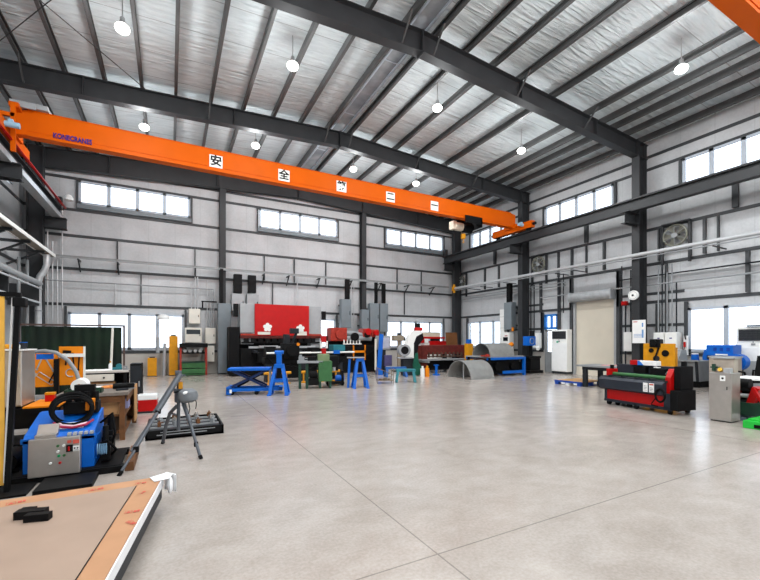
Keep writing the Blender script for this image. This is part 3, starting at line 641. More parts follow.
for k, (x, y, a) in enumerate(((-.66, 7.3, 20), (-.75, 8.2, -35))):
    tag(P(None, 'steel_offcut', DGREY, B(-.08, .08, -.03, .03, 0, .03, .003), M=Matrix.Translation((x, y, .73)) @ Mrot(0, 0, a)), ('dark steel offcut at the near right corner of the workbench', 'dark steel offcut at the far end of the workbench')[k], 'offcut')
# second table with drawer
t = E('steel_table', 'black steel table with a white drawer in front of the green curtain', 'table', (-1.27, 10.3, 0))
for x, y in ((-.44, -.26), (.42, -.26), (-.44, .26), (.42, .26)): P(t, 'leg', BLACK, B(x - .03, x + .03, y - .03, y + .03, 0, .83))
P(t, 'top', mat('pale_table_top', (198, 192, 186), .6), B(-.5, .48, -.32, .32, .83, .87)); dr_ = P(t, 'drawer', CREAM, B(-.38, .22, -.33, -.25, .66, .8, .005), label='white drawer front'); P(dr_, 'knob', BLACK, C((.05, -.33, .73), (.05, -.36, .73), .018, 10))
P(t, 'back_panel', BLACK, B(-.46, .44, .24, .26, .1, .83)); P(t, 'shelf', BLACK, B(-.44, .42, -.24, .24, .3, .33))
t = E('cable_cabinet', 'black cabinet at the right end of the steel table', 'cabinet', (-.66, 10.35, 0)); P(t, 'body', BLACK, B(-.11, .11, -.25, .25, 0, 1.0, .01)); P(t, 'door', DGREY, B(-.1, .1, -.262, -.25, .04, .96)); P(t, 'handle', GALV, B(.05, .07, -.28, -.262, .5, .62))
carton('cardboard_box', -1.3, 10.25, .33, .5, .3, .28, CARD, 'cardboard box on the shelf of the steel table')
t = E('tape_dispenser', 'teal tape dispenser on the steel table', 'dispenser', (-1.02, 10.3, .87)); P(t, 'base', TEAL, B(-.09, .09, -.05, .05, 0, .05, .01)); P(t, 'wheel', TEAL, C((.03, -.04, .08), (.03, .04, .08), .055, 16), smooth=True)
t = E('glue_bottle', 'white bottle with yellow cap on the steel table', 'bottle', (-1.14, 10.25, .87)); P(t, 'body', PLAST, LA([(.035, 0), (.035, .12), (.015, .15), (.012, .16)], n=14), smooth=True); P(t, 'cap', YEL, C((0, 0, .16), (0, 0, .2), .014, 10))
tag(P(None, 'crumpled_sheet', PAPER, *[S((-1.5 + .1 * k, 10.2 + .04 * (k % 2), .875), .09, (1.1, .9, .25), 12, 8) for k in range(4)], smooth=True), 'white crumpled sheet at the left of the steel table', 'sheet')
t = E('small_vice', 'small steel vice at the right end of the steel table', 'vice', (-.86, 10.2, .87)); P(t, 'base', GREY, B(-.05, .05, -.06, .06, 0, .03)); P(t, 'jaw', GREY, B(-.04, .04, -.07, -.01, .03, .09)); P(t, 'screw', GALV, C((0, -.13, .055), (0, .05, .055), .01, 8))
# green welding curtain
t = E('curtain_screen', 'dark green welding curtain hung in a brown tube frame before the end wall', 'screen', (-2.23, 13.0, 0))
cp = [(-1.08 + .04 * k, .025 * math.sin(k * 1.1)) for k in range(54)]
P(t, 'curtain', mat('green_curtain', (8, 28, 14), .7, 0, .6, 1.6), PR(cp + [(p[0], p[1] + .012) for p in reversed(cp)], 'z', .12, 1.88), smooth=True)
for x in (-1.12, 1.1): P(t, 'post', mat('brown_tube', (84, 66, 60), .5), bar((x, 0, 0), (x, 0, 1.94), .045))
P(t, 'top_rail', MATS['brown_tube'], bar((-1.12, 0, 1.92), (1.1, 0, 1.92), .045)); P(t, 'foot', MATS['brown_tube'], B(1.07, 1.13, -.3, .3, 0, .05)); P(t, 'foot', MATS['brown_tube'], B(-1.15, -1.09, -.3, .3, 0, .05))
tag(P(None, 'leaning_tube', CREAM, C((-1.43, 12.7, 0), (-1.38, 12.86, 1.86), .03, 10), smooth=True), 'pale tube standing against the front of the green curtain', 'tube')
# red and white box
t = E('cool_box', 'red box with a white lid standing alone on the floor behind the tripod', 'box', (-.41, 9.62, 0), -2)
P(t, 'body', RED, B(-.17, .17, -.14, .14, 0, .27, .012)); P(t, 'lid', PLAST, B(-.175, .175, -.145, .145, .27, .38, .02), label='pale grey lid'); P(t, 'handle', GALV, T([(-.19, 0, .2), (-.2, -.05, .38), (.2, -.05, .38), (.19, 0, .2)], .008, 6)); P(t, 'base_strip', DGREY, B(-.185, .185, -.145, .145, 0, .04))
# tripod
t = E('tripod', 'dark grey surveying tripod standing in front of the black tray', 'tripod', (.1, 5.93, 0))
TRI = mat('tripod_grey', (92, 96, 102), .42, .3, .08, 8)
P(t, 'centre_column', TRI, C((0, 0, .3), (0, 0, 1.0), .022, 12), smooth=True)
P(t, 'hub', TRI, C((0, 0, .68), (0, 0, .82), .05, 14), B(-.06, .06, -.03, .03, .8, .86, .008), smooth=True)
P(t, 'pan_head', TRI, C((0, 0, .98), (0, 0, 1.06), .035, 14), B(-.04, .04, -.035, .035, 1.05, 1.1, .006), C((.0, 0, 1.02), (.08, -.02, 1.04), .012, 8), smooth=True)
lg = P(t, 'leg', TRI, C((.02, -.02, 1.05), (-.24, -.30, .62), .034, 12), C((-.02, .04, 1.0), (-.27, -.24, .6), .028, 12), C((-.22, -.28, .64), (-.46, -.55, .24), .022, 10), C((-.43, -.52, .28), (-.6, -.715, .01), .016, 10), C((-.25, -.29, .6), (-.5, -.56, .22), .016, 10), smooth=True)
P(lg, 'rubber_foot', RUB, C((-.575, -.69, .04), (-.605, -.72, 0), .022, 10)); P(lg, 'clamp', BLACK, B(-.26, -.2, -.32, -.25, .59, .65, .01), B(-.48, -.42, -.57, -.5, .2, .27, .01))
lg = P(t, 'leg', TRI, C((.03, -.02, .76), (.13, -.24, .44), .026, 10), C((.12, -.22, .47), (.24, -.45, .02), .019, 10), smooth=True)
P(lg, 'rubber_foot', RUB, C((.235, -.44, .04), (.25, -.46, 0), .024, 10)); P(lg, 'clamp', BLACK, B(.17, .22, -.38, -.32, .14, .2, .008))
lg = P(t, 'leg', TRI, T([(-.02, .04, .62), (-.1, .25, .5), (-.15, .42, .3), (-.19, .62, .02)], .024, 10), C((-.01, .02, .5), (-.1, .25, .5), .014, 8), smooth=True)
P(lg, 'rubber_foot', RUB, C((-.19, .61, .03), (-.195, .63, 0), .026, 10))
P(t, 'strap', YEL, B(-.0, .05, -.05, -.03, .86, .95), label='yellow tag')
t = E('cloth_cap', 'grey cloth cap hanging by its strings from the tripod', 'cap', (.21, 5.80, .76))
P(t, 'crown', mat('grey_cloth', (112, 116, 120), .85, 0, .1, 14), LA([(.0, .11), (.06, .105), (.11, .07), (.125, .01), (.115, -.04), (.06, -.075), (.0, -.08)], n=20), smooth=True); P(t, 'opening', PAPER, S((-.03, -.095, .06), .035, (1, .5, .7), 10, 8), smooth=True)
P(t, 'string', RUB, T([(.07, -.05, .0), (.1, -.06, -.08), (.09, -.05, -.16)], .006, 6), T([(.0, -.07, -.05), (.02, -.07, -.15), (.0, -.06, -.24), (.02, -.06, -.3)], .006, 6), C((-.16, .06, .06), (-.05, .0, .08), .008, 6))
# black tray with small castings
t = E('steel_tray', 'low black steel tray of small clamps on the floor behind the tripod', 'tray', (.22, 7.4, 0))
P(t, 'base', BLACK, B(-.55, .55, -.57, .55, .0, .03)); P(t, 'rim', BLACK, B(-.55, .55, -.57, -.54, 0, .14), B(-.55, .55, .52, .55, 0, .14), B(-.55, -.52, -.57, .55, 0, .14), B(.52, .55, -.57, .55, 0, .14))
P(t, 'slot_rib', GREY, B(-.4, .3, -.575, -.57, .06, .075), B(-.35, .42, -.575, -.57, .1, .112)); P(t, 'insert', DGREY, B(-.5, .5, -.5, .5, .1, .12)); P(t, 'grid_bar', GALV, *[B(-.5, .5, y - .012, y + .012, .12, .145) for y in (-.3, 0, .3)])
k = 0
wr = ('nearest row', 'middle row', 'farthest row'); wc = ('first', 'second', 'third', 'fourth', 'fifth')
for j, y in enumerate((-.3, 0, .3)):
    for i in range(5):
        x = -.34 + .185 * i + .03 * ((i * 7 + j * 3) % 3 - 1)
        if i == 0 and j == 2: continue
        tag(P(None, 'clamp_block', (DWOOD, GREY, STAIN)[(i + j) % 3], B(-.025, .025, -.03, .03, 0, .07, .004), C((0, 0, .07), (0, 0, .1), .012, 8), B(-.02, .06, -.008, .008, .055, .07), M=Matrix.Translation((.22 + x, 7.4 + y, .145)) @ Mrot(0, 0, (i * 37 + j * 50) % 90)),
            '%s small clamp from the left in the %s of the black tray' % (wc[i], wr[j]), 'clamp', 'clamps in the black tray')
# ================================================================ ALONG THE END WALL
# things on the wall left of the press brake
def pillar(x, y, h, label):
    t = E('bollard', label, 'bollard', (x, y, 0)); P(t, 'post', YEL, B(-.17, .17, -.1, .1, 0, h, .01)); P(t, 'base_plate', DGREY, B(-.19, .19, -.14, .14, 0, .02)); P(t, 'cap', DGREY, B(-.1, .1, -.06, .06, h, h + .05))
pillar(-.67, 19.3, .78, 'short yellow post under the end wall window'); pillar(.13, 19.3, 1.72, 'taller yellow post beside the red framed shelf')
tag(P(None, 'grey_tube', LGREY, C((-.1, 19.2, .0), (-.06, 19.3, 1.4), .06, 12), C((-.32, 19.25, 1.0), (-.32, 19.25, 1.65), .07, 12), B(-.34, -.06, 19.2, 19.3, 1.1, 1.16), smooth=True, M=Matrix.Translation((-.14, 0, 0))), 'grey vertical tube stand beside the taller yellow post', 'tube stand')
t = E('storage_rack', 'rack with red posts, black top and green drawers by the end wall', 'rack', (.9, 19.0, 0))
for x in (-.5, .5):
    for y in (-.25, .25): P(t, 'post', RORG, B(x - .035, x + .035, y - .035, y + .035, 0, 1.36))
P(t, 'top', BLACK, B(-.55, .55, -.32, .32, 1.22, 1.4, .01)); P(t, 'shelf', BLACK, B(-.5, .5, -.28, .28, .95, 1.0)); P(t, 'shelf', DGREEN, B(-.5, .5, -.28, .28, .56, .6))
P(t, 'drawer', GREEN, B(-.46, .46, -.3, .2, .34, .54, .01)); P(t, 'drawer', GREEN, B(-.46, .46, -.3, .2, .1, .3, .01)); P(t, 'shelf', GREEN, B(-.5, .5, -.28, .28, .03, .08))
for k in range(4):
    tag(P(None, 'steel_roller', SHEET, C((-.0, -.0, 0), (0, .4, 0), .07, 14), smooth=True, M=Matrix.Translation((.56 + .2 * k, 18.8, 1.07))), '%s steel roller lying in the red framed rack' % wc[k], 'roller', 'rollers in the red framed rack')
def ebox(name, x0, x1, z0, z1, y, d, m_, label, cat, win=0, handle=1):
    t = E(name, label, cat, ((x0 + x1) / 2, y, z0)); w, h = x1 - x0, z1 - z0
    P(t, 'body', m_, B(-w / 2, w / 2, -d / 2, d / 2, 0, h, .008)); dd = P(t, 'door', m_, B(-w / 2 + .02, w / 2 - .02, -d / 2 - .012, -d / 2, .02, h - .02, .003))
    if handle: P(dd, 'handle', BLACK, B(w / 2 - .09, w / 2 - .06, -d / 2 - .03, -d / 2 - .012, h * .45, h * .58))
    if win: P(dd, 'display_window', SCREEN, B(-w / 2 + .06, w / 2 - .06, -d / 2 - .02, -d / 2 - .012, h * .58, h * .88), label='dark window')
    return t
ebox('mounted_switch_box', .74, 1.2, 2.28, 2.95, 19.6, .24, CREAM, 'cream switch box highest on the end wall beside the window', 'switch box')
ebox('instrument_box', .58, 1.26, 1.42, 2.09, 19.55, .34, CREAM, 'cream instrument box with a dark window above the red framed rack', 'instrument box', 1)
ebox('mounted_switch_box', 1.42, 1.85, 1.38, 2.1, 19.6, .24, CREAM, 'upper cream switch box left of the tall grey cabinet', 'switch box')
ebox('mounted_switch_box', 1.36, 1.8, .55, 1.28, 19.6, .24, CREAM, 'lower cream switch box left of the tall grey cabinet', 'switch box')
t = ebox('tall_cabinet', 1.9, 2.44, .06, 3.2, 19.1, .36, CABG, 'tall narrow blue grey cabinet left of the press brake', 'cabinet'); P(t, 'plinth', DGREY, B(-.27, .27, -.18, .18, -.06, 0)); P(t, 'card', PAPER, B(.12, .2, -.2, -.19, 1.2, 1.5))
tag(P(None, 'window_fan', PLAST, LA([(.02, 0), (.24, .0), (.25, .06), (.22, .16), (.1, .22), (.0, .22)], (0, 0, 0), 20), smooth=True, M=Matrix.Translation((-.25, 19.25, 2.42))), 'white drum lampshade hanging before the end wall window', 'lampshade')
# press brake
t = E('press_brake', 'big press brake with a wide red front plate by the end wall', 'press brake', (4.4, 17.6, 0))
P(t, 'side_frame', LGREY, B(-1.75, -1.15, .05, .9, 1.86, 3.12, .01), B(-1.72, -1.18, .1, .9, 1.36, 1.84, .01)); P(t, 'side_frame', LGREY, B(1.26, 1.9, .05, .9, 1.8, 3.12, .01), B(1.4, 1.86, .1, .9, 0, 1.8))
P(t, 'front_plate', RED, B(-1.16, 1.27, -.06, .02, 1.74, 3.12, .008), label='wide red front plate'); P(t, 'ram', MAROON, B(-1.75, 1.9, -.02, .25, 1.62, 1.74), B(-1.75, 1.9, -.04, -.02, 1.68, 1.76))
P(t, 'ram_stripe', RORG, B(-1.75, -1.16, -.05, .0, 1.74, 1.82), B(1.27, 1.9, -.05, .0, 1.74, 1.82))
P(t, 'punch_holder', BLACK, *[B(-1.6 + .3 * k, -1.4 + .3 * k, .0, .1, 1.46, 1.62) for k in range(11)], B(-1.7, 1.85, .02, .08, 1.4, 1.47)); P(t, 'bed', BLACK, B(-1.75, 1.88, -.05, .3, .1, 1.18, .01)); P(t, 'die_rail', GALV, B(-1.4, 1.6, -.0, .1, 1.18, 1.27))
P(t, 'back_frame', BLACK, B(-1.7, 1.85, .6, .9, .05, 1.7)); P(t, 'control_cabinet', BLACK, B(-2.2, -1.78, .0, .8, .08, 2.1, .01)); P(t, 'base', BLACK, B(-2.1, 1.9, -.1, .9, 0, .1))
P(t, 'back_gauge', BLACK, B(-1.1, 1.3, -.32, -.06, .55, 1.0, .01)); P(t, 'foot_pedal', DGREY, B(-.4, .0, -.9, -.6, 0, .14, .01)); P(t, 'support_arm', DGREY, B(-1.3, -1.15, -.7, .0, 1.0, 1.1), B(.6, .75, -.7, .0, 1.0, 1.1)); P(t, 'light_barrier', GALV, B(-1.0, -.2, -.2, -.08, 1.22, 1.3))
def blossom(x, z, r):
    return [C((x + r * .62 * math.cos(a), -.062, z + r * .62 * math.sin(a)), (x + r * .62 * math.cos(a), -.075, z + r * .62 * math.sin(a)), r * .42, 14) for a in [math.pi / 2 + k * 2 * math.pi / 5 for k in range(5)]] + [C((x, -.062, z), (x, -.076, z), r * .4, 12)]
P(t, 'emblem', WHITE, *blossom(-.62, 2.1, .19), label='white blossom shaped emblem'); P(t, 'emblem', WHITE, *blossom(.86, 2.06, .19), label='white blossom shaped emblem')
P(t, 'name_strip', CREAM, B(.62, 1.16, -.075, -.06, 1.76, 1.93), B(-1.04, -.5, -.075, -.06, 1.78, 1.9), label='pale name strip')
P(t, 'control_arm', BLACK, B(1.92, 2.1, -.05, .1, 2.5, 2.9, .01)); P(t, 'ram_guide', BLACK, B(-2.0, -1.82, .1, .3, 2.55, 3.1))
# grey cabinets hung on the end wall with cable ducts
for (x0, x1, z0, z1, lb) in ((7.9, 8.45, 2.2, 3.7, 'leftmost of the four grey cabinets hung on the end wall'), (9.08, 9.52, 2.12, 3.2, 'shortest of the four grey cabinets hung on the end wall'),
                             (9.58, 10.14, 2.05, 3.56, 'grey hung cabinet just right of the shortest one'), (10.2, 10.7, 2.0, 3.58, 'rightmost of the four grey cabinets hung on the end wall')):
    ebox('mounted_cabinet', x0, x1, z0, z1, 19.18, .3, CABG, lb, 'cabinet')['group'] = 'grey cabinets hung on the end wall'
    P(bpy.data.objects[[o.name for o in bpy.data.objects if o.get('label') == lb][0]], 'wall_bracket', STEEL, B(-.15, .15, .15, .6, .2, .26), B(-.15, .15, .15, .6, z1 - z0 - .3, z1 - z0 - .24))
for (x0, x1, z0, z1) in ((2.0, 2.14, 3.2, 4.8), (8.18, 8.42, 3.72, 4.78), (9.95, 10.1, 3.58, 4.72), (10.4, 10.6, 3.6, 4.7)): ST('trim_duct', BLACK, B(x0, x1, 19.12, 19.26, z0, z1))
for (x0, x1, z0, z1, lb) in ((2.62, 2.98, 3.75, 4.62, 'left black box under the pipe above the press brake'), (3.27, 3.62, 3.8, 4.62, 'right black box under the pipe above the press brake')):
    ebox('mounted_cabinet', x0, x1, z0, z1, 19.4, .3, BLACK, lb, 'cabinet')
for (x0, x1, z0, z1, lb) in ((2.52, 3.1, 2.9, 3.72, 'left grey box behind the top of the press brake'), (3.2, 3.75, 2.9, 3.72, 'right grey box behind the top of the press brake')):
    ebox('mounted_cabinet', x0, x1, z0, z1, 19.42, .26, LGREY, lb, 'cabinet')
# second machine right of the press brake
t = E('plate_bender', 'rolling machine with worn orange red housings right of the press brake', 'rolling machine', (7.85, 17.2, 0))
P(t, 'housing', RORG, B(-1.3, -.5, -.2, .4, 1.5, 2.12, .03), C((-.9, -.22, 1.8), (-.9, -.3, 1.8), .2, 18)); P(t, 'housing', RORG, B(.35, .75, -.2, .4, 1.6, 2.1, .03), B(.8, 1.2, -.2, .4, 1.7, 2.06, .03))
P(t, 'roll', GREY, C((-.6, .0, 1.9), (.5, .0, 1.75), .13, 16), C((-.5, -.1, 1.62), (.8, -.1, 1.62), .12, 16), smooth=True); P(t, 'bed', BLACK, B(-1.3, 1.2, -.25, .5, .7, 1.3, .01), B(-1.2, 1.1, -.2, .4, 0, .7)); P(t, 'cable_loom', RUB, T([(-1.2, -.3, 1.2), (-.8, -.34, .8), (-.3, -.32, 1.0), (.3, -.34, .7), (.9, -.32, 1.1)], .035, 8)); P(t, 'upper_frame', BLACK, B(-1.3, 1.2, .2, .5, 1.3, 1.75))
P(t, 'handle_row', WHITE, *[C((-.7 + .16 * k, -.3, 1.36), (-.7 + .16 * k, -.3, 1.56), .03, 8) for k in range(6)], B(-.75, .2, -.33, -.27, 1.34, 1.38), label='row of white levers'); P(t, 'gear_cover', BLACK, C((-.15, -.25, 1.7), (-.15, -.35, 1.7), .2, 18), C((.5, -.25, 1.8), (.5, -.33, 1.8), .14, 16))
P(t, 'orange_guard', ORNG, B(-.3, .35, -.45, -.4, .95, 1.05), B(-.3, -.25, -.45, -.4, .6, 1.3), B(.3, .35, -.45, -.4, .6, 1.3)); P(t, 'red_cap', RED, C((.55, -.2, 1.95), (.55, -.36, 1.95), .16, 16), C((1.0, -.2, 1.9), (1.0, -.34, 1.9), .13, 16))
# tube bending bench in front of the press brake
t = E('tube_bender', 'dark tube bending bench with a long pale tube before the press brake', 'tube bender', (4.6, 14.6, 0))
P(t, 'bed', BLACK, B(-1.6, 1.9, -.2, .25, .66, .9, .01)); P(t, 'skirt', BLACK, B(-1.25, 1.15, -.12, .2, .12, .66)); P(t, 'hose_bundle', RUB, T([(-1.5, -.3, .9), (-1.2, -.35, .5), (-.7, -.34, .62), (-.2, -.36, .4), (.4, -.33, .6), (.9, -.36, .35), (1.5, -.3, .85)], .03, 8)); P(t, 'oil_box', DGREY, B(.3, .85, -.45, -.2, .12, .5, .01)); P(t, 'chain_guard', BLACK, B(.1, .45, -.3, .2, .9, 1.25, .02)); P(t, 'chain_guard', BLACK, B(-1.55, -1.2, -.25, .2, .9, 1.3, .02)); 
for x in (-1.4, -.1, 1.3): P(t, 'pedestal', DGREY, B(x - .14, x + .14, -.18, .22, 0, .66))
P(t, 'bending_head', BLACK, B(-.95, -.35, -.35, .2, .86, 1.42, .04), C((-.65, -.36, 1.15), (-.65, -.46, 1.15), .2, 20), smooth=True); P(t, 'clamp_column', DGREY, B(-.85, -.65, -.1, .15, 1.4, 1.75, .01), C((-.55, 0, 1.4), (-.35, -.05, 1.9), .05, 10), B(-.62, -.3, -.1, .1, 1.78, 1.98, .02)); P(t, 'motor', BLACK, C((-1.15, -.1, 1.05), (-.95, -.1, 1.05), .17, 16), smooth=True)
P(t, 'tube', WHITE, C((-1.55, -.28, 1.06), (1.9, -.28, 1.06), .035, 10), smooth=True, label='long pale tube'); P(t, 'carriage', RED, B(.52, .68, -.36, -.2, .95, 1.22), B(.5, .7, -.34, -.2, 1.45, 1.7)); P(t, 'carriage_post', WHITE, B(.46, .54, -.33, -.27, 1.22, 1.5), B(.68, .76, -.33, -.27, 1.22, 1.5))
P(t, 'guide', TEAL, B(1.0, 1.5, -.3, .2, 1.1, 1.35, .02)); P(t, 'blue_clamp', BLUE, B(1.0, 1.25, -.36, -.2, 1.0, 1.14)); P(t, 'tail_stock', BLACK, B(1.5, 1.85, -.25, .25, .9, 1.3, .02)); P(t, 'lamp_dot', ORNG, C((-.45, -.46, 1.38), (-.45, -.5, 1.38), .06, 10))
for k in range(5):
    tag(P(None, 'yellow_roller_stand', YEL, B(-.12, .12, -.08, .08, .0, .04), C((0, 0, .04), (0, 0, .34), .03, 8), C((-.16, 0, .38), (.16, 0, .38), .05, 12), M=Matrix.Translation((3.0 + .62 * k, 13.75, 0))), '%s small yellow roller stand under the tube bending bench' % wc[k], 'roller stand', 'yellow roller stands')
# blue scissor lift table and A frame
t = E('lift_table', 'bright blue scissor lift table standing low before the press brake', 'lift table', (1.98, 11.68, 0), -16)
P(t, 'platform', BLUE, B(-.52, .62, -.32, .32, .67, .74, .008)); P(t, 'base_frame', BLUE, B(-.55, .95, -.34, -.26, .1, .18), B(-.55, .95, .26, .34, .1, .18), B(-.55, -.42, -.34, .34, .02, .22), B(.85, .95, -.34, .34, .1, .18))
for y in (-.22, .22): P(t, 'scissor_arm', mat('dark_blue_steel', (24, 44, 84), .45), bar((-.45, y, .2), (.5, y, .66), .06), bar((.5, y, .2), (-.4, y, .66), .06))
P(t, 'cylinder', BLACK, C((-.3, 0, .22), (.3, 0, .55), .05, 12)); P(t, 'push_bar', GREY, T([(.6, -.25, .15), (.6, -.25, .72), (.6, .25, .72), (.6, .25, .15)], .02, 8))
for x in (-.4, .25): 
    for y in (-.3, .3): P(t, 'caster', BLACK, C((x, y - .03, .06), (x, y + .03, .06), .06, 14))
P(t, 'label', PAPER, B(-.46, -.4, -.345, -.34, .06, .16))
def aframe(name, loc, rz, label, top, m_=BLUE, h=.95, w=.34):
    t = E(name, label, 'stand', loc, rz)
    for s in (-1, 1):
        P(t, 'leg', m_, bar((s * w * .35, -.02, h), (s * w * .9, -.3, .0), .085)); P(t, 'leg', m_, bar((s * w * .35, .02, h), (s * w * .9, .3, .0), .085))
    P(t, 'cross_tie', m_, B(-w * .6, w * .6, -.2, -.15, .35, .42), B(-w * .6, w * .6, .15, .2, .35, .42)); P(t, 'head', m_, B(-w * .5, w * .5, -.1, .1, h - .08, h + .03, .01))
    if top == 'v': P(t, 'roller_post', m_, B(-.07, .07, -.06, .06, h, h + .35), C((-.12, 0, h + .36), (.12, 0, h + .36), .05, 12))
    elif top == 'plate': P(t, 'plate', LGREY, B(-w * 1.7, w * .6, -.14, .14, h + .03, h + .06), label='pale plate on top'); P(t, 'plate_leg', m_, bar((-w * 1.4, 0, h), (-w * 1.6, 0, 0), .07))
    P(t, 'foot', m_, B(-w * 1.1, -w * .7, -.38, .38, 0, .03)); P(t, 'foot', m_, B(w * .7, w * 1.1, -.38, .38, 0, .03))
    return t
aframe('pipe_stand', (2.72, 11.12, 0), -20, 'bright blue A frame pipe stand at the right end of the lift table', 'v', BLUE, .82, .26)
aframe('pipe_stand', (5.42, 11.5, 0), -18, 'bright blue A frame trestle with a pale plate before the rolling machine', 'plate', BLUE, .92, .24)
# green sided bench machine
t = E('bench_machine', 'small machine bench with a green cabinet and grey legs before the press brake', 'bench', (4.05, 12.1, 0), -16)
for x in (-.42, -.2): P(t, 'leg', DGREEN, B(x - .04, x + .04, -.2, -.12, 0, .8)); P(t, 'leg', DGREEN, B(x - .04, x + .04, .12, .2, 0, .8))
P(t, 'top', GREY, B(-.5, .3, -.26, .26, .8, .87, .006)); P(t, 'side_cabinet', GREEN, B(.16, .58, -.26, .26, .22, .86, .012), label='green side cabinet'); P(t, 'cabinet_leg', DGREEN, B(.18, .24, -.24, .24, 0, .22)); P(t, 'cabinet_leg', DGREEN, B(.5, .56, -.24, .24, 0, .22))
P(t, 'upper_box', mat('olive_green', (112, 128, 92), .5), B(.14, .5, -.22, .24, .86, 1.08, .01)); P(t, 'vice', GREY, B(-.46, -.28, -.16, .1, .87, 1.0), B(-.44, -.36, -.16, .1, 1.0, 1.06), C((-.26, -.03, .94), (-.1, -.03, .94), .02, 8)); P(t, 'control_box', BLACK, B(-.18, .08, -.14, .1, .87, 1.0)); P(t, 'motor', BLACK, C((-.12, -.1, .45), (.12, -.1, .45), .14, 16), B(-.16, .16, -.2, .1, .1, .3))
t = E('pump_unit', 'black pump unit with a blue motor on the floor beside the green cabinet', 'pump', (4.95, 12.5, 0), -16)
P(t, 'frame', BLACK, B(-.3, .3, -.2, .2, .05, .12), B(-.28, -.2, -.2, .2, 0, .5), B(.2, .28, -.2, .2, 0, .5)); P(t, 'tank', BLACK, B(-.26, .1, -.2, .2, .5, 1.0, .02)); P(t, 'motor', BLUE, C((.0, -.1, .25), (.3, -.1, .25), .1, 14), smooth=True); P(t, 'filter', GALV, C((-.05, -.22, .5), (-.05, -.22, .62), .05, 12))
# blue plate trolley and grey screen box
t = E('sheet_trolley', 'tall narrow bright blue board standing beside a grey operator panel', 'board', (8.3, 15.5, 0), -16); P(t, 'board', BLUE, PR([(-.16, .2), (.04, .16), (.16, 1.78), (-.02, 1.84)], 'y', -.04, .04)); P(t, 'foot', BLUE, B(-.14, .06, -.3, .3, .0, .2)); P(t, 'edge_strip', CREAM, B(-.24, -.17, -.05, .05, .2, 1.6))
t = E('operator_panel', 'grey operator panel box on a pedestal right of the tall blue board', 'control panel', (8.66, 15.9, 0)); P(t, 'body', LGREY, B(-.32, .34, -.12, .12, 1.1, 1.74, .02)); P(t, 'screen', mat('pale_screen', (186, 186, 202), .3), B(-.26, .28, -.13, -.12, 1.18, 1.66)); P(t, 'pedestal', DGREY, B(-.1, .1, -.1, .1, 0, 1.1), B(-.25, .25, -.2, .2, 0, .05)); P(t, 'side_box', mat('violet_grey_box', (86, 80, 120), .5), B(.0, .38, -.2, .1, .35, .85, .01))
# teal trestles
def trestle(name, x, y, rz, label, w, h, m_=TEAL):
    t = E(name, label, 'trestle', (x, y, 0), rz)
    P(t, 'top', m_, B(-w / 2, w / 2, -.1, .1, h - .1, h, .02))
    for sx in (-1, 1):
        for sy in (-1, 1): P(t, 'leg', m_, bar((sx * (w / 2 - .08), sy * .06, h - .08), (sx * (w / 2 - .02), sy * .2, 0), .09))
trestle('trestle', 7.6, 12.2, -30, 'low teal steel trestle standing alone on the open floor', .72, .48)
trestle('trestle', 8.35, 14.2, -16, 'blue low trestle behind the teal one', .9, .42, mat('mid_blue_steel', (28, 84, 150), .45))
t = E('wire_basket', 'rusty wire basket of scrap beside the teal trestle', 'basket', (6.75, 12.25, 0), -20)
P(t, 'frame', mat('rusty_wire', (120, 106, 90), .6, .3, .3), *[bar((x, y, 0), (x, y, .55), .02) for x in (-.28, .28) for y in (-.2, .2)], T([(-.28, -.2, .55), (.28, -.2, .3), (.28, .2, .3), (-.28, .2, .55)], .012, 6, True), T([(-.28, -.2, .12), (.28, -.2, .12), (.28, .2, .12), (-.28, .2, .12)], .012, 6, True)); P(t, 'mesh_base', MATS['rusty_wire'], B(-.28, .28, -.2, .2, .1, .115))
for k in range(3): tag(P(None, 'scrap_piece', MATS['rusty_wire'], B(-.08, .08, -.04, .04, 0, .06, .01, (0, 0, 30 * k)), M=Matrix.Translation((6.62 + .13 * k, 12.25 - .03 * k, .116))), '%s scrap piece from the left lying in the wire basket' % wc[k], 'scrap', 'scrap in the wire basket')
# white C frame machine with green cloth, drill
t = E('flanging_machine', 'white C frame machine with a black throat left of the red machine', 'machine', (9.35, 14.6, 0), -16)
P(t, 'c_frame', WHITE, PR([(-.3, .75), (-.3, 1.2), (-.12, 1.75), (.05, 1.95), (.42, 1.95), (.5, 1.85), (.2, 1.7), (.08, 1.4), (.08, .75)], 'y', -.22, .22)); P(t, 'throat', BLACK, PR([(.06, .72), (.06, 1.4), (.19, 1.72), (.5, 1.88), (.56, 1.6), (.3, 1.3), (.26, .72)], 'y', -.16, .16)); P(t, 'motor', LGREY, C((-.36, -.34, 1.1), (-.36, .0, 1.1), .26, 20), smooth=True); P(t, 'motor_face', BLACK, C((-.36, -.35, 1.1), (-.36, -.34, 1.1), .17, 20))
P(t, 'pedestal', DGREY, B(-.4, .2, -.2, .2, 0, .75, .01)); P(t, 'work_table', LGREY, B(-.62, .0, -.3, .2, .74, .79)); P(t, 'red_cap', RED, B(.18, .52, -.12, .12, 1.95, 2.1, .02), label='red cap'); P(t, 'top_motor', BLACK, C((.32, 0, 2.1), (.32, 0, 2.28), .12, 14))
tag(P(None, 'green_cloth', mat('green_cloth', (22, 84, 66), .85, 0, .2, 8), PR([(-.05, .05), (-.1, .5), (.0, .98), (.1, 1.0), (.16, .6), (.34, .3), (.3, .1), (.12, .0)], 'y', -.03, .03), M=Matrix.Translation((9.3, 14.2, .0)) @ Mrot(8, 0, -20)), 'dark green cloth hanging before the white C frame machine', 'cloth')
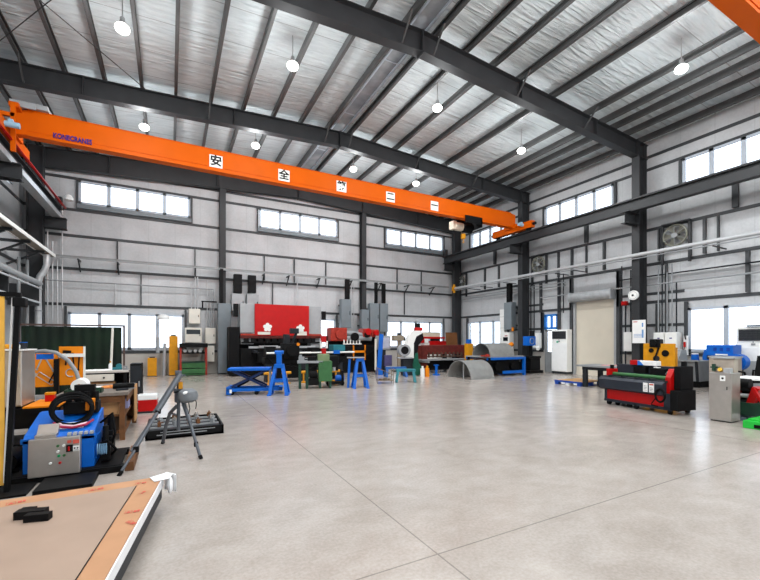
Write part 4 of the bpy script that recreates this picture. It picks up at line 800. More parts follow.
t = E('drill_stand', 'beige drill stand on a pillar left of the white C frame machine', 'drill', (9.95, 16.6, 0)); P(t, 'pillar', mat('grey_beige', (150, 138, 120), .55), C((0, 0, 0), (0, 0, 1.55), .09, 14)); P(t, 'head', MATS['grey_beige'], B(-.35, .22, -.14, .14, 1.5, 1.78, .03)); P(t, 'motor', DGREY, C((.0, .0, 1.78), (.0, .0, 1.9), .1, 14), B(-.1, .3, -.12, .12, 1.5, 1.7)); P(t, 'base', DGREY, B(-.25, .25, -.25, .25, 0, .05))
# red and white machine, maroon machine, brown board
t = E('cutting_machine', 'red and white machine with a beige hood behind the dark red shear', 'machine', (12.2, 17.4, 0)); P(t, 'body', WHITE, B(-.9, .6, -.2, .5, .3, 1.4, .02)); P(t, 'bridge', RED, B(-.9, 1.0, -.25, .4, 1.62, 1.72), B(.0, 1.05, -.32, .1, 1.1, 1.5, .01), B(-.75, -.4, -.3, .1, 1.4, 1.66)); P(t, 'hood', mat('khaki_hood', (196, 190, 170), .5), B(-.5, .8, -.1, .4, 1.72, 1.98, .02)); P(t, 'window', SCREEN, B(.05, .7, -.22, -.2, 1.42, 1.66)); P(t, 'base', DGREY, B(-.8, .9, -.1, .5, 0, .3)); P(t, 'column', WHITE, B(-.35, -.1, -.25, .2, 1.4, 1.62))
t = E('guillotine_shear', 'long dark red rusty shear with a flat table right of the white C frame machine', 'shear', (11.95, 15.6, 0)); P(t, 'beam', MAROON, B(-1.2, 1.4, -.1, .3, .85, 1.3, .02)); P(t, 'side_frame', MAROON, B(-1.5, -1.2, -.3, .45, 0, 1.28, .03)); P(t, 'side_frame', MAROON, B(1.35, 1.6, -.3, .45, 0, 1.25, .03)); P(t, 'table', GREY, B(-1.75, 1.4, -.65, -.1, .58, .64)); P(t, 'hold_down', mat('brown_steel', (80, 58, 48), .6), *[C((-1.0 + .25 * k, -.12, .7), (-1.0 + .25 * k, -.12, .95), .05, 10) for k in range(9)], B(-1.15, 1.3, -.16, -.1, .72, .78))
P(t, 'lower_frame', BLACK, B(-1.2, 1.35, -.2, .3, .1, .56)); P(t, 'support_arm', GREY, B(-1.6, -1.5, -.9, -.1, .5, .57), B(.4, .5, -.9, -.1, .5, .57)); P(t, 'lever', MAROON, C((1.1, -.2, .5), (.95, -.3, 1.25), .04, 8))
tag(P(None, 'brown_board', mat('brown_board', (104, 66, 34), .7), B(-.36, .36, -.02, .02, 0, 1.0, .004), M=Matrix.Translation((12.95, 16.2, .95)) @ Mrot(-6, 0, 0), sub=0), 'brown board leaning upright behind the dark red shear', 'board')
t = E('board_rest', 'black trestle under the brown board behind the dark red shear', 'trestle', (12.95, 16.25, 0)); P(t, 'top', BLACK, B(-.5, .5, -.12, .2, .88, .945)); P(t, 'leg', BLACK, B(-.48, -.4, -.1, .18, 0, .88)); P(t, 'leg', BLACK, B(.4, .48, -.1, .18, 0, .88))
def bottle(x, y, z, m1, m2, label, h=.34, r=.09):
    t = E('spray_canister', label, 'canister', (x, y, z)); P(t, 'body', m1, C((0, 0, 0), (0, 0, h), r, 16), smooth=True); P(t, 'neck', m2, C((0, 0, h), (0, 0, h + .1), r * .5, 12), smooth=True)
bottle(9.38, 13.72, 0, PLAST, WHITE, 'white canister on the floor left of the lower half pipe'); bottle(9.58, 13.66, 0, ORNG, YEL, 'orange canister beside the white one near the half pipe', .36, .09)
tag(P(None, 'blue_jack', BLUE, B(-.12, .12, -.1, .1, 0, .06), C((0, 0, .06), (0, 0, .42), .06, 12), B(-.09, .09, -.08, .08, .42, .46), M=Matrix.Translation((10.3, 14.0, 0))), 'small blue jack under the table of the dark red shear', 'jack')
# half pipes
def halfpipe(loc, r, L_, label, base):
    t = E('half_pipe', label, 'half pipe', loc)
    n = 22; o_ = [(r * math.cos(math.pi * k / n), r * math.sin(math.pi * k / n)) for k in range(n + 1)]; i_ = [((r - .014) * math.cos(math.pi * k / n), (r - .014) * math.sin(math.pi * k / n)) for k in range(n + 1)]
    P(t, 'shell', SHEET, PR(o_ + i_[::-1], 'x', 0, L_), smooth=True)
    P(t, 'rim', GALV, PR([(p[0] * 1.002, p[1] * 1.002) for p in o_] + i_[::-1], 'x', -.004, .0), smooth=True)
    if base: P(t, 'brace', GALV, C((.15, -.1, 0), (.15, -.1, r - .03), .02, 8), C((.9, .05, 0), (.9, .05, r - .03), .02, 8))
halfpipe((10.2, 12.35, 0), .72, 1.2, 'rolled steel half pipe standing on the floor', True)
halfpipe((11.9, 12.93, .85), .55, 1.42, 'rolled steel half pipe resting up on the blue frame table', False)
t = E('frame_table', 'blue frame table with dark machinery below carrying the upper half pipe', 'table', (12.85, 12.95, 0))
P(t, 'top_plate', GREY, B(-1.25, 1.0, -.65, .65, .8, .85)); P(t, 'frame', BLUE, B(-1.2, 1.05, -.68, -.62, .7, .8), B(-1.2, 1.05, .62, .68, .7, .8), B(-.3, 1.05, -.68, -.62, .1, .22))
for x in (-1.1, .98):
    for y in (-.64, .64): P(t, 'leg', BLUE if x > 0 else BLACK, B(x - .06, x + .06, y - .05, y + .05, 0, .8))
P(t, 'gearbox', BLACK, B(-.9, .9, -.45, .5, .08, .68, .02), C((-.5, -.46, .4), (-.5, -.6, .4), .18, 16), C((.4, -.46, .4), (.4, -.58, .4), .14, 16))
tag(P(None, 'orange_clamp', RORG, B(-.25, .2, -.1, .1, 0, .05, .01), B(-.2, -.1, -.06, .06, .05, .1), M=Matrix.Translation((11.66, 12.42, .85)) @ Mrot(0, 0, 80)), 'small orange red clamp on the near corner of the blue frame table', 'clamp')
t = E('yellow_hoist_frame', 'yellow machine frame with a blue cap behind the upper half pipe', 'machine', (12.4, 14.3, 0)); P(t, 'body', YEL, B(-.14, .14, -.15, .15, .2, 1.38, .02)); P(t, 'cap', BLUE, B(-.1, .1, -.08, .08, 1.38, 1.58)); P(t, 'base', DGREY, B(-.3, .3, -.2, .2, 0, .2)); P(t, 'cable', WHITE, C((.05, 0, 1.58), (.05, 0, 2.2), .02, 8))
tag(P(None, 'canvas_cover', mat('beige_canvas', (196, 180, 160), .85), LA([(.5, 0), (.42, .2), (.25, .36), (.0, .42)], n=16), smooth=True, M=Matrix.Translation((14.05, 14.9, .92))), 'beige canvas heap seen behind the upper half pipe', 'canvas'); tag(P(None, 'packing_crate', DWOOD, B(13.68, 14.45, 14.5, 15.3, 0, .92, .01)), 'brown crate under the beige canvas heap', 'crate')
# ================================================================ RIGHT SIDE
# by the far right column
t = E('riser_cabinet', 'blue grey cabinet hung beside the far right column', 'cabinet', (15.75, 14.95, 2.1)); P(t, 'body', CABG, B(-.16, .16, -.26, .26, 0, 1.42, .01)); P(t, 'door', CABG, B(-.175, -.16, -.24, .24, .02, 1.4)); P(t, 'wall_bracket', STEEL, B(.16, .36, -.2, .2, .2, .26), B(.16, .36, -.2, .2, 1.1, 1.16)); P(t, 'cable_riser', BLACK, B(-.1, .1, -.1, .14, 1.42, 2.42)); P(t, 'warning_light', ORNG, C((-.1, -.3, -.1), (-.1, -.3, .1), .06, 12))
t = E('cable_duct', 'white cable duct standing beside the blue grey hung cabinet', 'cable duct', (15.85, 15.5, 0)); P(t, 'duct', WHITE, B(-.1, .1, -.16, .16, .4, 3.2, .006)); P(t, 'cover_seam', GREY, *[B(-.106, -.1, -.16, .16, z - .006, z + .006) for z in (1.0, 1.6, 2.2, 2.8)]); P(t, 'foot', GREY, B(-.06, .06, -.1, .1, 0, .4));
t = E('switch_panel', 'white switch panel with a dark display behind the upper half pipe', 'switch panel', (15.6, 14.95, .55)); P(t, 'body', WHITE, B(-.16, .16, -.26, .26, 0, 1.4, .01)); P(t, 'display', SCREEN, B(-.17, -.16, -.16, .16, .95, 1.15)); P(t, 'red_strip', RED, B(-.17, -.16, -.14, .05, 1.2, 1.24)); P(t, 'stand', GREY, B(-.1, .1, -.2, .2, -.55, 0))
ebx = E('mounted_switch_box', 'white switch box on the wall right of the far right column', 'switch box', (16.02, 13.4, 1.15)); P(ebx, 'body', WHITE, B(-.16, .14, -.19, .19, 0, .75, .01)); P(ebx, 'door', WHITE, B(-.175, -.16, -.18, -.01, .02, .73)); P(ebx, 'door', WHITE, B(-.175, -.16, .01, .18, .02, .73))
t = E('drill_press', 'black drill press with a blue head before the far right column', 'drill press', (15.0, 12.95, 0))
P(t, 'column', BLACK, C((0, 0, 0), (0, 0, 1.75), .09, 14)); P(t, 'head', BLUE, B(-.3, .12, -.2, .2, 1.28, 1.72, .03)); P(t, 'motor', BLACK, C((.1, .0, 1.72), (.1, 0, 1.98), .12, 14)); P(t, 'work_table', BLACK, B(-.5, .3, -.35, .35, .7, .8, .01)); P(t, 'base', BLACK, B(-.5, .4, -.4, .4, 0, .14, .01)); P(t, 'hand_wheel', GREY, T([(-.2 + .14 * math.cos(a), -.25, 1.5 + .14 * math.sin(a)) for a in [k * math.pi / 6 for k in range(12)]], .015, 6, True)); P(t, 'work_lamp', WHITE, C((-.1, -.5, 1.2), (-.2, -.58, 1.14), .08, 12), C((0, -.2, 1.3), (-.1, -.5, 1.2), .015, 6)); P(t, 'gearbox', BLACK, B(-.35, .3, -.3, .3, .14, .7, .02))
t = E('scrap_machine', 'dark machine frame with an orange motor left of the drill press', 'machine', (14.62, 13.85, 0)); P(t, 'frame', BLACK, B(-.4, .4, -.35, .35, .0, .5, .01), bar((-.3, -.2, .5), (.1, .1, 1.3), .1), bar((.3, -.2, .5), (-.1, .1, 1.2), .1)); P(t, 'motor', ORNG, C((-.1, 0, 1.25), (.12, 0, 1.35), .11, 14)); P(t, 'guard', LGREY, B(-.34, -.28, -.3, .1, .6, 1.2, 0, (0, 15, 0))); P(t, 'blue_side', BLUE, B(-.46, -.4, -.35, .3, .05, .8))
# cabinet air conditioners
def aircon(x, y, ry, label, h=2.02, w=.82, d=.48):
    t = E('air_conditioner', label, 'air conditioner', (x, y, 0), ry)
    P(t, 'plinth', DGREY, B(-w / 2 + .02, w / 2 - .02, -d / 2 + .03, d / 2 - .02, 0, .1)); P(t, 'body', WHITE, B(-w / 2, w / 2, -d / 2, d / 2, .1, h, .02))
    P(t, 'lower_panel', PLAST, B(-w / 2 + .015, w / 2 - .015, -d / 2 - .014, -d / 2, .13, h - .62, .006)); P(t, 'outlet', GRILLE, B(-w / 2 + .06, w / 2 - .06, -d / 2 - .012, -d / 2, h - .42, h - .08))
    P(t, 'vane', DGREY, *[B(-w / 2 + .06, w / 2 - .06, -d / 2 - .028, -d / 2 - .01, h - .42 + .066 * k, h - .405 + .066 * k) for k in range(6)], *[B(-w / 2 + .06 + .11 * k, -w / 2 + .068 + .11 * k, -d / 2 - .02, -d / 2 - .01, h - .42, h - .08) for k in range(7)])
    P(t, 'badge', GREY, B(-.05, .05, -d / 2 - .018, -d / 2 - .012, h - .56, h - .5), C((0, -d / 2 - .012, h - .46), (0, -d / 2 - .018, h - .46), .02, 12))
    return t
a1 = aircon(16.03 - .05, 11.98, -90, 'white cabinet air conditioner standing between the blue framed door and the shutter door')
P(a1, 'energy_label', mat('green_label', (90, 170, 140), .5), B(-.12, -.02, -.27, -.262, 1.42, 1.5), label='small green label'); 
a2 = aircon(15.62, 5.06, -90, 'white cabinet air conditioner with a grey lower half in front of the right window', 1.93, .8, .5)
P(a2, 'grey_front', LGREY, B(-.38, .38, -.272, -.262, .12, .9), label='grey lower front panel'); P(a2, 'hose', GALV, T([(-.38, .0, 1.2), (-.5, .0, 1.35), (-.44, .1, 1.6)], .02, 8), smooth=True)
tag(P(None, 'steel_bar', BLACK, B(15.3, 15.42, 4.6, 5.2, 1.935, 1.975)), 'black bar lying on top of the grey fronted air conditioner', 'bar')
# blue pallet
t = E('pallet', 'blue timber pallet with bare wooden deck before the shutter door', 'pallet', (12.5, 8.72, 0))
P(t, 'deck_board', WOOD, *[B(-.6, .6, -.48 + .2 * k, -.48 + .2 * k + .16, .12, .145) for k in range(5)]); P(t, 'stringer', mat('pallet_blue', (30, 72, 160), .5, 0, .15), B(-.63, -.57, -.5, .5, .085, .145)); 
for x in (-.57, 0, .5):
    for y in (-.48, -.06, .36): P(t, 'block', MATS['pallet_blue'] if (y != -.06 or x > -.5) else PLAST, B(x - .05, x + .07, y, y + .13, .0, .12))
P(t, 'bottom_board', MATS['pallet_blue'], B(-.6, .6, -.48, -.35, 0, .02), B(-.6, .6, .36, .49, 0, .02)); P(t, 'side_label', PAPER, B(-.633, -.63, .08, .22, .03, .09), B(-.633, -.63, -.36, -.24, .03, .09))
t = E('steel_bench', 'low grey steel bench behind the left end of the red and black rolling machine', 'bench', (12.4, 7.75, 0))
P(t, 'top', GREY, B(-.5, .5, -.65, .65, .66, .72, .005)); P(t, 'skirt', DGREY, B(-.42, .45, -.6, .5, .56, .66))
for x in (-.4, .4):
    for y in (-.5, .4): P(t, 'leg', DGREY, B(x - .06, x + .06, y - .06, y + .06, 0, .58))
tag(P(None, 'pink_rag', mat('pink_rag', (214, 132, 124), .85), *[S((12.3 + .1 * k, 7.7 - .14 * k, .722), .1, (.8, 1.3, .14), 12, 8) for k in range(3)], smooth=True), 'flat pink rag lying on the low grey bench', 'rag')
for k in range(3): carton('white_carton', 12.35 + .22 * k, 7.42 - .05 * k, 0, .18, .2, .3 + .06 * k, PLAST, '%s small white carton under the low grey bench' % wc[k], 'carton', 'white cartons under the grey bench')
# red and black plate rolling machine
t = E('plate_roller', 'long red and black plate rolling machine on casters', 'rolling machine', (9.19, 5.72, 0), -98); t.scale = (.8, 1, 1)
NAVY = mat('anthracite_paint', (44, 48, 56), .45, 0, .08, 5, spec=.15)
P(t, 'front_panel', NAVY, PR([(-.12, .60), (-.12, .40), (-.04, .36), (.05, .36), (.05, .66), (-.04, .66)], 'x', -.12, 1.75)); P(t, 'red_panel', RED, B(.06, 1.72, -.01, .03, .13, .36, .006), label='red lower panel'); P(t, 'frame', NAVY, B(-.02, .06, -.02, .6, .1, .4), B(1.72, 1.92, -.03, .6, .1, .42), B(-.02, 1.92, -.03, .0, .08, .14), B(.05, 1.8, .0, .56, .1, .14), B(.05, 1.75, .55, .6, .1, .6))
cst = [(.1, .02), (.95, .0), (1.84, .02), (.1, .5), (.95, .5), (1.84, .55), (.3, .1), (.7, .06)]
for x, y in cst:
    k = P(t, 'caster', BLACK, C((x - .035, y, .05), (x + .035, y, .05), .05, 14)); P(k, 'caster_fork', DGREY, B(x - .045, x + .045, y - .03, y + .03, .06, .11))
P(t, 'top_deck', DGREY, B(-.1, 1.78, -.04, .5, .64, .68), *[B(.15 + .4 * k, .22 + .4 * k, -.06, .1, .67, .70) for k in range(4)]); P(t, 'green_roll', GREEN, C((.05, .16, .72), (1.66, .16, .72), .045, 14), smooth=True, label='long green roll'); P(t, 'lower_roll', GALV, C((.05, .28, .70), (1.66, .28, .70), .04, 14), smooth=True)
P(t, 'back_beam', NAVY, B(.0, 1.74, .36, .5, .72, .95, .01)); P(t, 'motor_box', BLACK, B(.62, .98, .26, .42, .78, .92, .012)); P(t, 'motor_box', BLACK, B(1.12, 1.52, .24, .42, .76, .9, .012)); P(t, 'end_housing', RED, B(.0, .1, .02, .3, .64, .84, .01), label='red end housing'); P(t, 'end_housing', RED, PR([(.02, .42), (.34, .42), (.34, .92), (.12, .92), (.02, .75)], 'x', 1.72, 1.86), label='red end housing')
P(t, 'end_box', BLACK, B(1.88, 2.08, -.04, .5, .09, .5, .012)); P(t, 'gear_case', BLACK, B(1.86, 2.02, .1, .5, .5, .98, .015), C((1.94, .3, .98), (1.94, .3, 1.08), .05, 12)); P(t, 'end_knob', BLACK, C((.05, .16, .84), (.05, .16, .93), .05, 12))
P(t, 'cable_loop', RUB, T([(1.72 + .12 * math.cos(a), -.14, .38 + .13 * math.sin(a)) for a in [k * math.pi / 10 for k in range(20)]], .022, 8, True), T([(1.62, -.14, .33), (1.5, -.13, .2), (1.46, -.1, .16), (1.6, -.06, .14)], .012, 6), smooth=True)
P(t, 'paper_label', PAPER, B(1.26, 1.38, -.126, -.12, .42, .61), label='white label'); P(t, 'paper_label', PAPER, B(1.42, 1.55, -.126, -.12, .42, .61), label='white label'); P(t, 'label_print', INK, *[B(1.28, 1.36, -.128, -.126, .45 + .03 * k, .458 + .03 * k) for k in range(4)], *[B(1.44, 1.53, -.128, -.126, .45 + .03 * k, .458 + .03 * k) for k in range(3)]); P(t, 'label_print', REDINK, B(1.43, 1.54, -.128, -.126, .57, .60))
P(t, 'small_plate', BRASS, B(.8, .92, .354, .36, .78, .82)); P(t, 'brake_handle', GALV, C((1.58, .2, .8), (1.7, .12, .86), .014, 8)); P(t, 'white_grip', WHITE, B(1.26, 1.4, .2, .26, .92, .94))
t = E('parcel', 'parcel with red and blue print lying on the rolling machine', 'parcel', (9.44, 4.98, .955), -98); P(t, 'body', PAPER, B(-.3, .3, -.06, .1, 0, .1, .004)); P(t, 'red_print', RED, B(-.3, -.12, -.066, -.06, .0, .1), B(-.3, -.16, -.06, .1, .1, .103)); P(t, 'blue_print', mat('print_blue', (30, 110, 200), .5), PR([(-.12, .0), (.02, .0), (-.08, .1), (-.12, .1)], 'y', -.066, -.06))
# yellow machine behind
t = E('yellow_cutter', 'yellow machine with round black dials under the white wall boxes', 'machine', (13.55, 6.7, 0))
P(t, 'front_plate', YEL, B(-.08, .0, -.45, .45, .55, 1.42, .02)); P(t, 'body', YEL, B(.0, .3, -.36, .36, .5, 1.3, .02)); P(t, 'leg', BLACK, B(-.02, .06, -.4, -.3, 0, .5)); P(t, 'leg', BLACK, B(-.02, .06, .3, .4, 0, .5)); P(t, 'dial', BLACK, C((-.08, .2, 1.2), (-.11, .2, 1.2), .07, 16), C((-.08, -.2, 1.12), (-.11, -.2, 1.12), .1, 16)); P(t, 'dial', DGREY, C((-.08, .05, .95), (-.12, .05, .95), .09, 16)); P(t, 'head', BLACK, B(-.14, .1, -.06, .24, 1.3, 1.56, .03), C((-.16, .08, 1.44), (-.2, .08, 1.44), .08, 14)); P(t, 'lever', BLACK, bar((-.1, -.02, 1.3), (-.12, .1, .9), .04)); P(t, 'foot', BLACK, B(-.1, .5, -.42, .42, .42, .5)); P(t, 'leg', BLACK, B(.22, .3, -.36, .36, 0, .5))
# grey ribbed hopper row, blower, grey box
t = E('ribbed_bin', 'grey ribbed steel bin along the right wall behind the rolling machine', 'bin', (15.2, 6.7, 0)); P(t, 'body', GREY, PR([(-.3, .2), (-.4, .85), (.35, .85), (.35, .2)], 'y', -.5, .5)); P(t, 'rib', DGREY, *[B(-.42, -.36, y - .03, y + .03, .2, .85, 0, (0, -8, 0)) for y in (-.45, -.15, .15, .45)]); P(t, 'rim', GREY, B(-.44, -.38, -.52, .52, .83, .89), B(.33, .38, -.52, .52, .83, .89)); P(t, 'base', BLACK, B(-.28, .33, -.48, .48, 0, .2)); P(t, 'chute', GREY, PR([(-.35, .85), (-.1, 1.2), (.2, 1.2), (.3, .85)], 'y', .1, .5))
t = E('bench_box', 'beige grey box unit beside the blue blower', 'box', (14.18, 5.28, 0)); P(t, 'body', mat('warm_grey_sheet', (160, 148, 136), .5), B(-.25, .25, -.28, .3, .3, 1.02, .01)); P(t, 'lid', LGREY, B(-.27, .27, -.3, .32, 1.02, 1.06)); P(t, 'leg', DGREY, B(-.22, -.16, -.24, .26, 0, .3), B(.16, .22, -.24, .26, 0, .3)); P(t, 'seam', DGREY, B(-.256, -.25, -.0, .01, .32, 1.0))
t = E('blower', 'bright blue blower unit with a round scroll before the right window', 'blower', (14.92, 5.6, 0)); P(t, 'cabinet', BLUE, B(-.28, .3, -.32, .34, 1.05, 1.38, .02)); P(t, 'scroll', BLUE, C((-.4, -.42, .88), (-.1, -.42, .88), .24, 22), C((-.42, -.42, .88), (-.4, -.42, .88), .2, 22), smooth=True); P(t, 'scroll_inlet', DGREY, C((-.43, -.42, .88), (-.42, -.42, .88), .1, 18)); P(t, 'duct', BLUE, T([(.0, .3, 1.18), (.0, .4, 1.14), (.0, .42, 1.0), (.0, .42, .9)], .12, 14), smooth=True); P(t, 'label', WHITE, B(-.286, -.28, -.2, .1, 1.07, 1.11)); P(t, 'frame', DGREY, B(-.25, .27, -.3, .32, .95, 1.05), B(-.25, -.19, -.3, -.24, 0, .95), B(.2, .26, .1, .16, 0, .95), B(.2, .26, -.3, -.24, 0, .95), B(-.4, -.1, -.5, -.34, .0, .66)); P(t, 'clamp', mat('dark_blue_detail', (14, 60, 150), .4), *[B(-.29, -.28, -.25 + .16 * k, -.17 + .16 * k, 1.2, 1.3) for k in range(3)])
t = E('blue_drum', 'small blue drum with a white lid standing on the ribbed bin', 'drum', (15.05, 6.4, .87)); P(t, 'body', BLUE, LA([(.1, 0), (.11, .02), (.1, .14), (.09, .2)], n=18), smooth=True); P(t, 'lid', WHITE, C((0, 0, .2), (0, 0, .23), .095, 18))
# stainless cabinet, second roller, green base, chair
t = E('stainless_cabinet', 'brushed metal pedestal cabinet at the near right of the open floor', 'cabinet', (9.2, 3.44, 0)); P(t, 'body', STAIN, B(-.19, .17, -.17, .17, .02, .91, .008)); P(t, 'plinth', DGREY, B(-.17, .15, -.15, .15, 0, .02)); P(t, 'seam', GREY, B(-.194, -.19, -.165, .165, .03, .034), B(-.194, -.19, -.165, .165, .88, .884)); P(t, 'top_box', mat('beige_grey_panel', (172, 160, 148), .45), B(-.02, .14, -.15, .17, .91, 1.17, .008)); P(t, 'top_lid', LGREY, B(-.05, .17, -.17, .19, 1.17, 1.19)); P(t, 'switch_box', GALV, B(-.16, -.05, -.14, -.04, .91, 1.0, .006)); P(t, 'gauge', BRASS, C((-.1, .02, .95), (-.14, .02, .97), .035, 14)); P(t, 'label', PAPER, B(-.196, -.19, -.08, .0, .76, .86)); P(t, 'label_print', INK, C((-.197, -.04, .81), (-.1965, -.04, .81), .02, 10)); P(t, 'key', BLACK, B(-.2, -.19, -.11, -.1, .6, .66)); P(t, 'valve', DGREEN, C((-.05, .15, .93), (-.05, .15, 1.06), .03, 10), C((-.05, .2, 1.0), (-.05, .05, 1.0), .015, 8))
t = E('pipe_roller', 'red and dark green rolling machine behind the brushed metal pedestal', 'rolling machine', (9.75, 3.3, 0))
P(t, 'side_plate', RED, B(-.16, .12, .08, .18, .16, .76, .01, (4, 0, 0))); P(t, 'side_plate', RED, B(-.16, .12, -.17, -.06, .2, .64, .01, (16, 0, 0))); P(t, 'roll', BLACK, C((-.08, -.1, .34), (-.08, .1, .34), .06, 16), smooth=True); P(t, 'roll_sleeve', GALV, C((-.1, -.06, .46), (-.1, .1, .46), .045, 14), smooth=True); P(t, 'motor', BLACK, C((-.06, -.07, .68), (-.06, .08, .68), .1, 18), B(-.14, .1, -.07, .08, .55, .62, .01), smooth=True); P(t, 'beam', DGREEN, B(-.2, .2, -.5, .16, .1, .34, .01)); P(t, 'base', mat('steel_blue_base', (96, 110, 122), .5), B(-.12, .2, -.1, .1, .0, .12, .01), B(-.25, -.12, -.05, .05, 0, .06)); P(t, 'lever', RED, bar((-.18, -.14, .62), (-.2, -.3, .34), .05)); P(t, 'gear_cover', BLACK, B(.0, .3, -.2, .2, .3, .6, .01))
t = E('green_machine', 'bright green low machine with a round column at the right edge', 'machine', (9.1, 2.72, 0)); P(t, 'foot_frame', BGREEN, B(-.36, .3, -.4, .3, .0, .13, .01), B(-.3, .25, -.36, .25, .13, .16)); P(t, 'column', BGREEN, C((.0, -.1, .14), (.0, -.1, .62), .14, 18), B(-.14, .14, -.3, .0, .14, .3, .02), smooth=True); P(t, 'fork_slot', BLACK, B(-.363, -.36, -.25, -.1, .02, .08), B(-.363, -.36, .0, .15, .02, .08)); P(t, 'stop', BGREEN, B(-.12, .12, -.5, -.2, .5, .75, .03))
t = E('office_chair', 'black office chair with armrests in front of the grey fronted air conditioner', 'chair', (12.9, 4.28, 0), 160)
P(t, 'seat', BLACK, B(-.25, .25, -.24, .24, .46, .54, .03)); P(t, 'backrest', BLACK, PR([(.22, .58), (.26, .58), (.34, 1.12), (.30, 1.14)], 'x', -.22, .22)); P(t, 'gas_lift', DGREY, C((0, 0, .1), (0, 0, .46), .03, 10))
for sx in (-1, 1): P(t, 'armrest', BLACK, T([(sx * .27, .1, .5), (sx * .31, .08, .72), (sx * .3, -.2, .74), (sx * .28, -.2, .52)], .025, 8))
for k in range(5):
    a = k * 2 * math.pi / 5; lg = P(t, 'leg', BLACK, bar((0, 0, .1), (.3 * math.cos(a), .3 * math.sin(a), .08), .04)); P(lg, 'caster', BLACK, C((.3 * math.cos(a) - .02, .3 * math.sin(a), .035), (.3 * math.cos(a) + .02, .3 * math.sin(a), .035), .035, 10))
t = E('white_bench', 'white topped low bench beside the black office chair', 'bench', (11.35, 3.55, 0)); P(t, 'top', PAPER, B(-.4, .4, -.45, .45, .66, .7)); 
for x in (-.36, .36):
    for y in (-.4, .4): P(t, 'leg', DGREY, B(x - .025, x + .025, y - .025, y + .025, 0, .66))
# ================================================================ THINGS ON THE RIGHT WALL
def fan(y, z, r, label, x=16.0):
    t = E('exhaust_fan', label, 'fan', (x, y, z), 0, 'wall fans')
    P(t, 'housing', mat('fan_ring', (128, 128, 116), .45, .4), T([(0, r * math.cos(a), r * math.sin(a)) for a in [k * math.pi / 14 for k in range(28)]], .035, 8, True), smooth=True); P(t, 'shaft', STEEL, B(.0, .2, -.06, .06, -.06, .06))
    bl = [PR([(.05, -.02), (r * .9, -.14 * r / .4), (r * .94, .1 * r / .4), (.07, .05)], 'x', -.01, .01)]
    for k in range(5): P(t, 'blade', mat('pale_fan_blade', (92, 91, 82), .5, .3), *bl, M=Mrot(72 * k, 0, 0) @ Matrix.Rotation(R(14), 4, 'Y'))
    P(t, 'hub', GREY, C((-.06, 0, 0), (.05, 0, 0), .09, 18), smooth=True); P(t, 'guard_bar', GREY, *[bar((-.05, r * math.cos(a), r * math.sin(a)), (-.05, -r * math.cos(a), -r * math.sin(a)), .014) for a in (.5, 1.55, 2.6)])
    P(t, 'frame_post', STEEL, B(.02, .1, -r - .1, -r - .02, -1.0, .42)); P(t, 'frame_post', STEEL, B(.02, .1, r + .02, r + .1, -1.0, .42)); P(t, 'bracket', STEEL, B(.0, .12, -r - .08, r + .08, -.5, -.44), B(.0, .12, -r - .08, r + .08, .44, .49))
fan(7.42, 5.3, .37, 'round wall fan between the near column and the right picture edge'); fan(13.35, 5.28, .36, 'round wall fan just right of the far right column'); fan(19.1, 5.2, .3, 'round wall fan close to the far right corner of the hall')
t = E('wall_clock', 'round white wall clock with a dark hub on the near right column', 'clock', (15.37, 8.5, 3.22)); P(t, 'case', WHITE, LA([(.0, -.04), (.17, -.04), (.18, -.03), (.18, .04), (.0, .04)], n=28, axis='x'), smooth=True); P(t, 'hub', BLACK, C((-.045, 0, 0), (-.06, 0, 0), .035, 14)); P(t, 'face_ring', LGREY, T([(-.041, .14 * math.cos(k * math.pi / 14), .14 * math.sin(k * math.pi / 14)) for k in range(28)], .006, 6, True))
t = E('fire_alarm', 'small red alarm on the pipe left of the near right column', 'alarm', (15.95, 9.15, 3.0)); P(t, 'body', RED, B(-.07, .07, -.1, .1, -.08, .08, .01)); P(t, 'bell', RED, C((-.07, 0, 0), (-.1, 0, 0), .06, 16)); P(t, 'wall_bracket', GREY, B(.07, .1, -.05, .05, -.05, .05))
t = E('notice_board', 'white notice with red and blue lines on the near right column', 'notice', (15.36, 8.29, 1.42)); P(t, 'panel', PAPER, B(-.015, .015, -.22, .24, 0, .86)); P(t, 'red_heading', REDINK, B(-.018, -.015, .06, .2, .78, .81)); P(t, 'blue_lines', mat('pale_blue_print', (110, 150, 200), .6), *[B(-.018, -.015, -.1, .18, .22 + .05 * k, .235 + .05 * k) for k in range(3)], B(-.018, -.015, -.15, -.1, .6, .75), B(-.018, -.015, -.16, -.1, .2, .5)); P(t, 'backing', LGREY, B(.015, .03, -.2, .22, .02, .84))
ebx = E('mounted_switch_box', 'white switch box on the wall partly behind the white notice', 'switch box', (16.0, 8.95, 1.1)); P(ebx, 'body', WHITE, B(-.1, .14, -.2, .22, 0, .75, .01)); P(ebx, 'door', WHITE, B(-.11, -.1, -.18, .2, .02, .73)); P(ebx, 'lock', BLACK, B(-.115, -.11, -.15, -.13, .3, .38))
for k, (y0, y1, lb) in enumerate(((7.66, 8.0, 'left one of the two white wall boxes above the yellow machine'), (7.24, 7.63, 'right one of the two white wall boxes above the yellow machine'))):
    t = E('mounted_switch_box', lb, 'switch box', (15.92, (y0 + y1) / 2, 1.08), 0, 'white boxes above the yellow machine'); w = (y1 - y0) / 2
    P(t, 'body', WHITE, B(-.18, .2, -w, w, 0, .73, .01)); P(t, 'door', WHITE, B(-.192, -.18, -w + .015, w - .015, .02, .71)); P(t, 'badge', BLUEINK, B(-.196, -.192, -.05, .03, .5, .54)); P(t, 'knock_out', BLACK, B(-.1, .1, -w + .05, w - .05, -.03, 0))
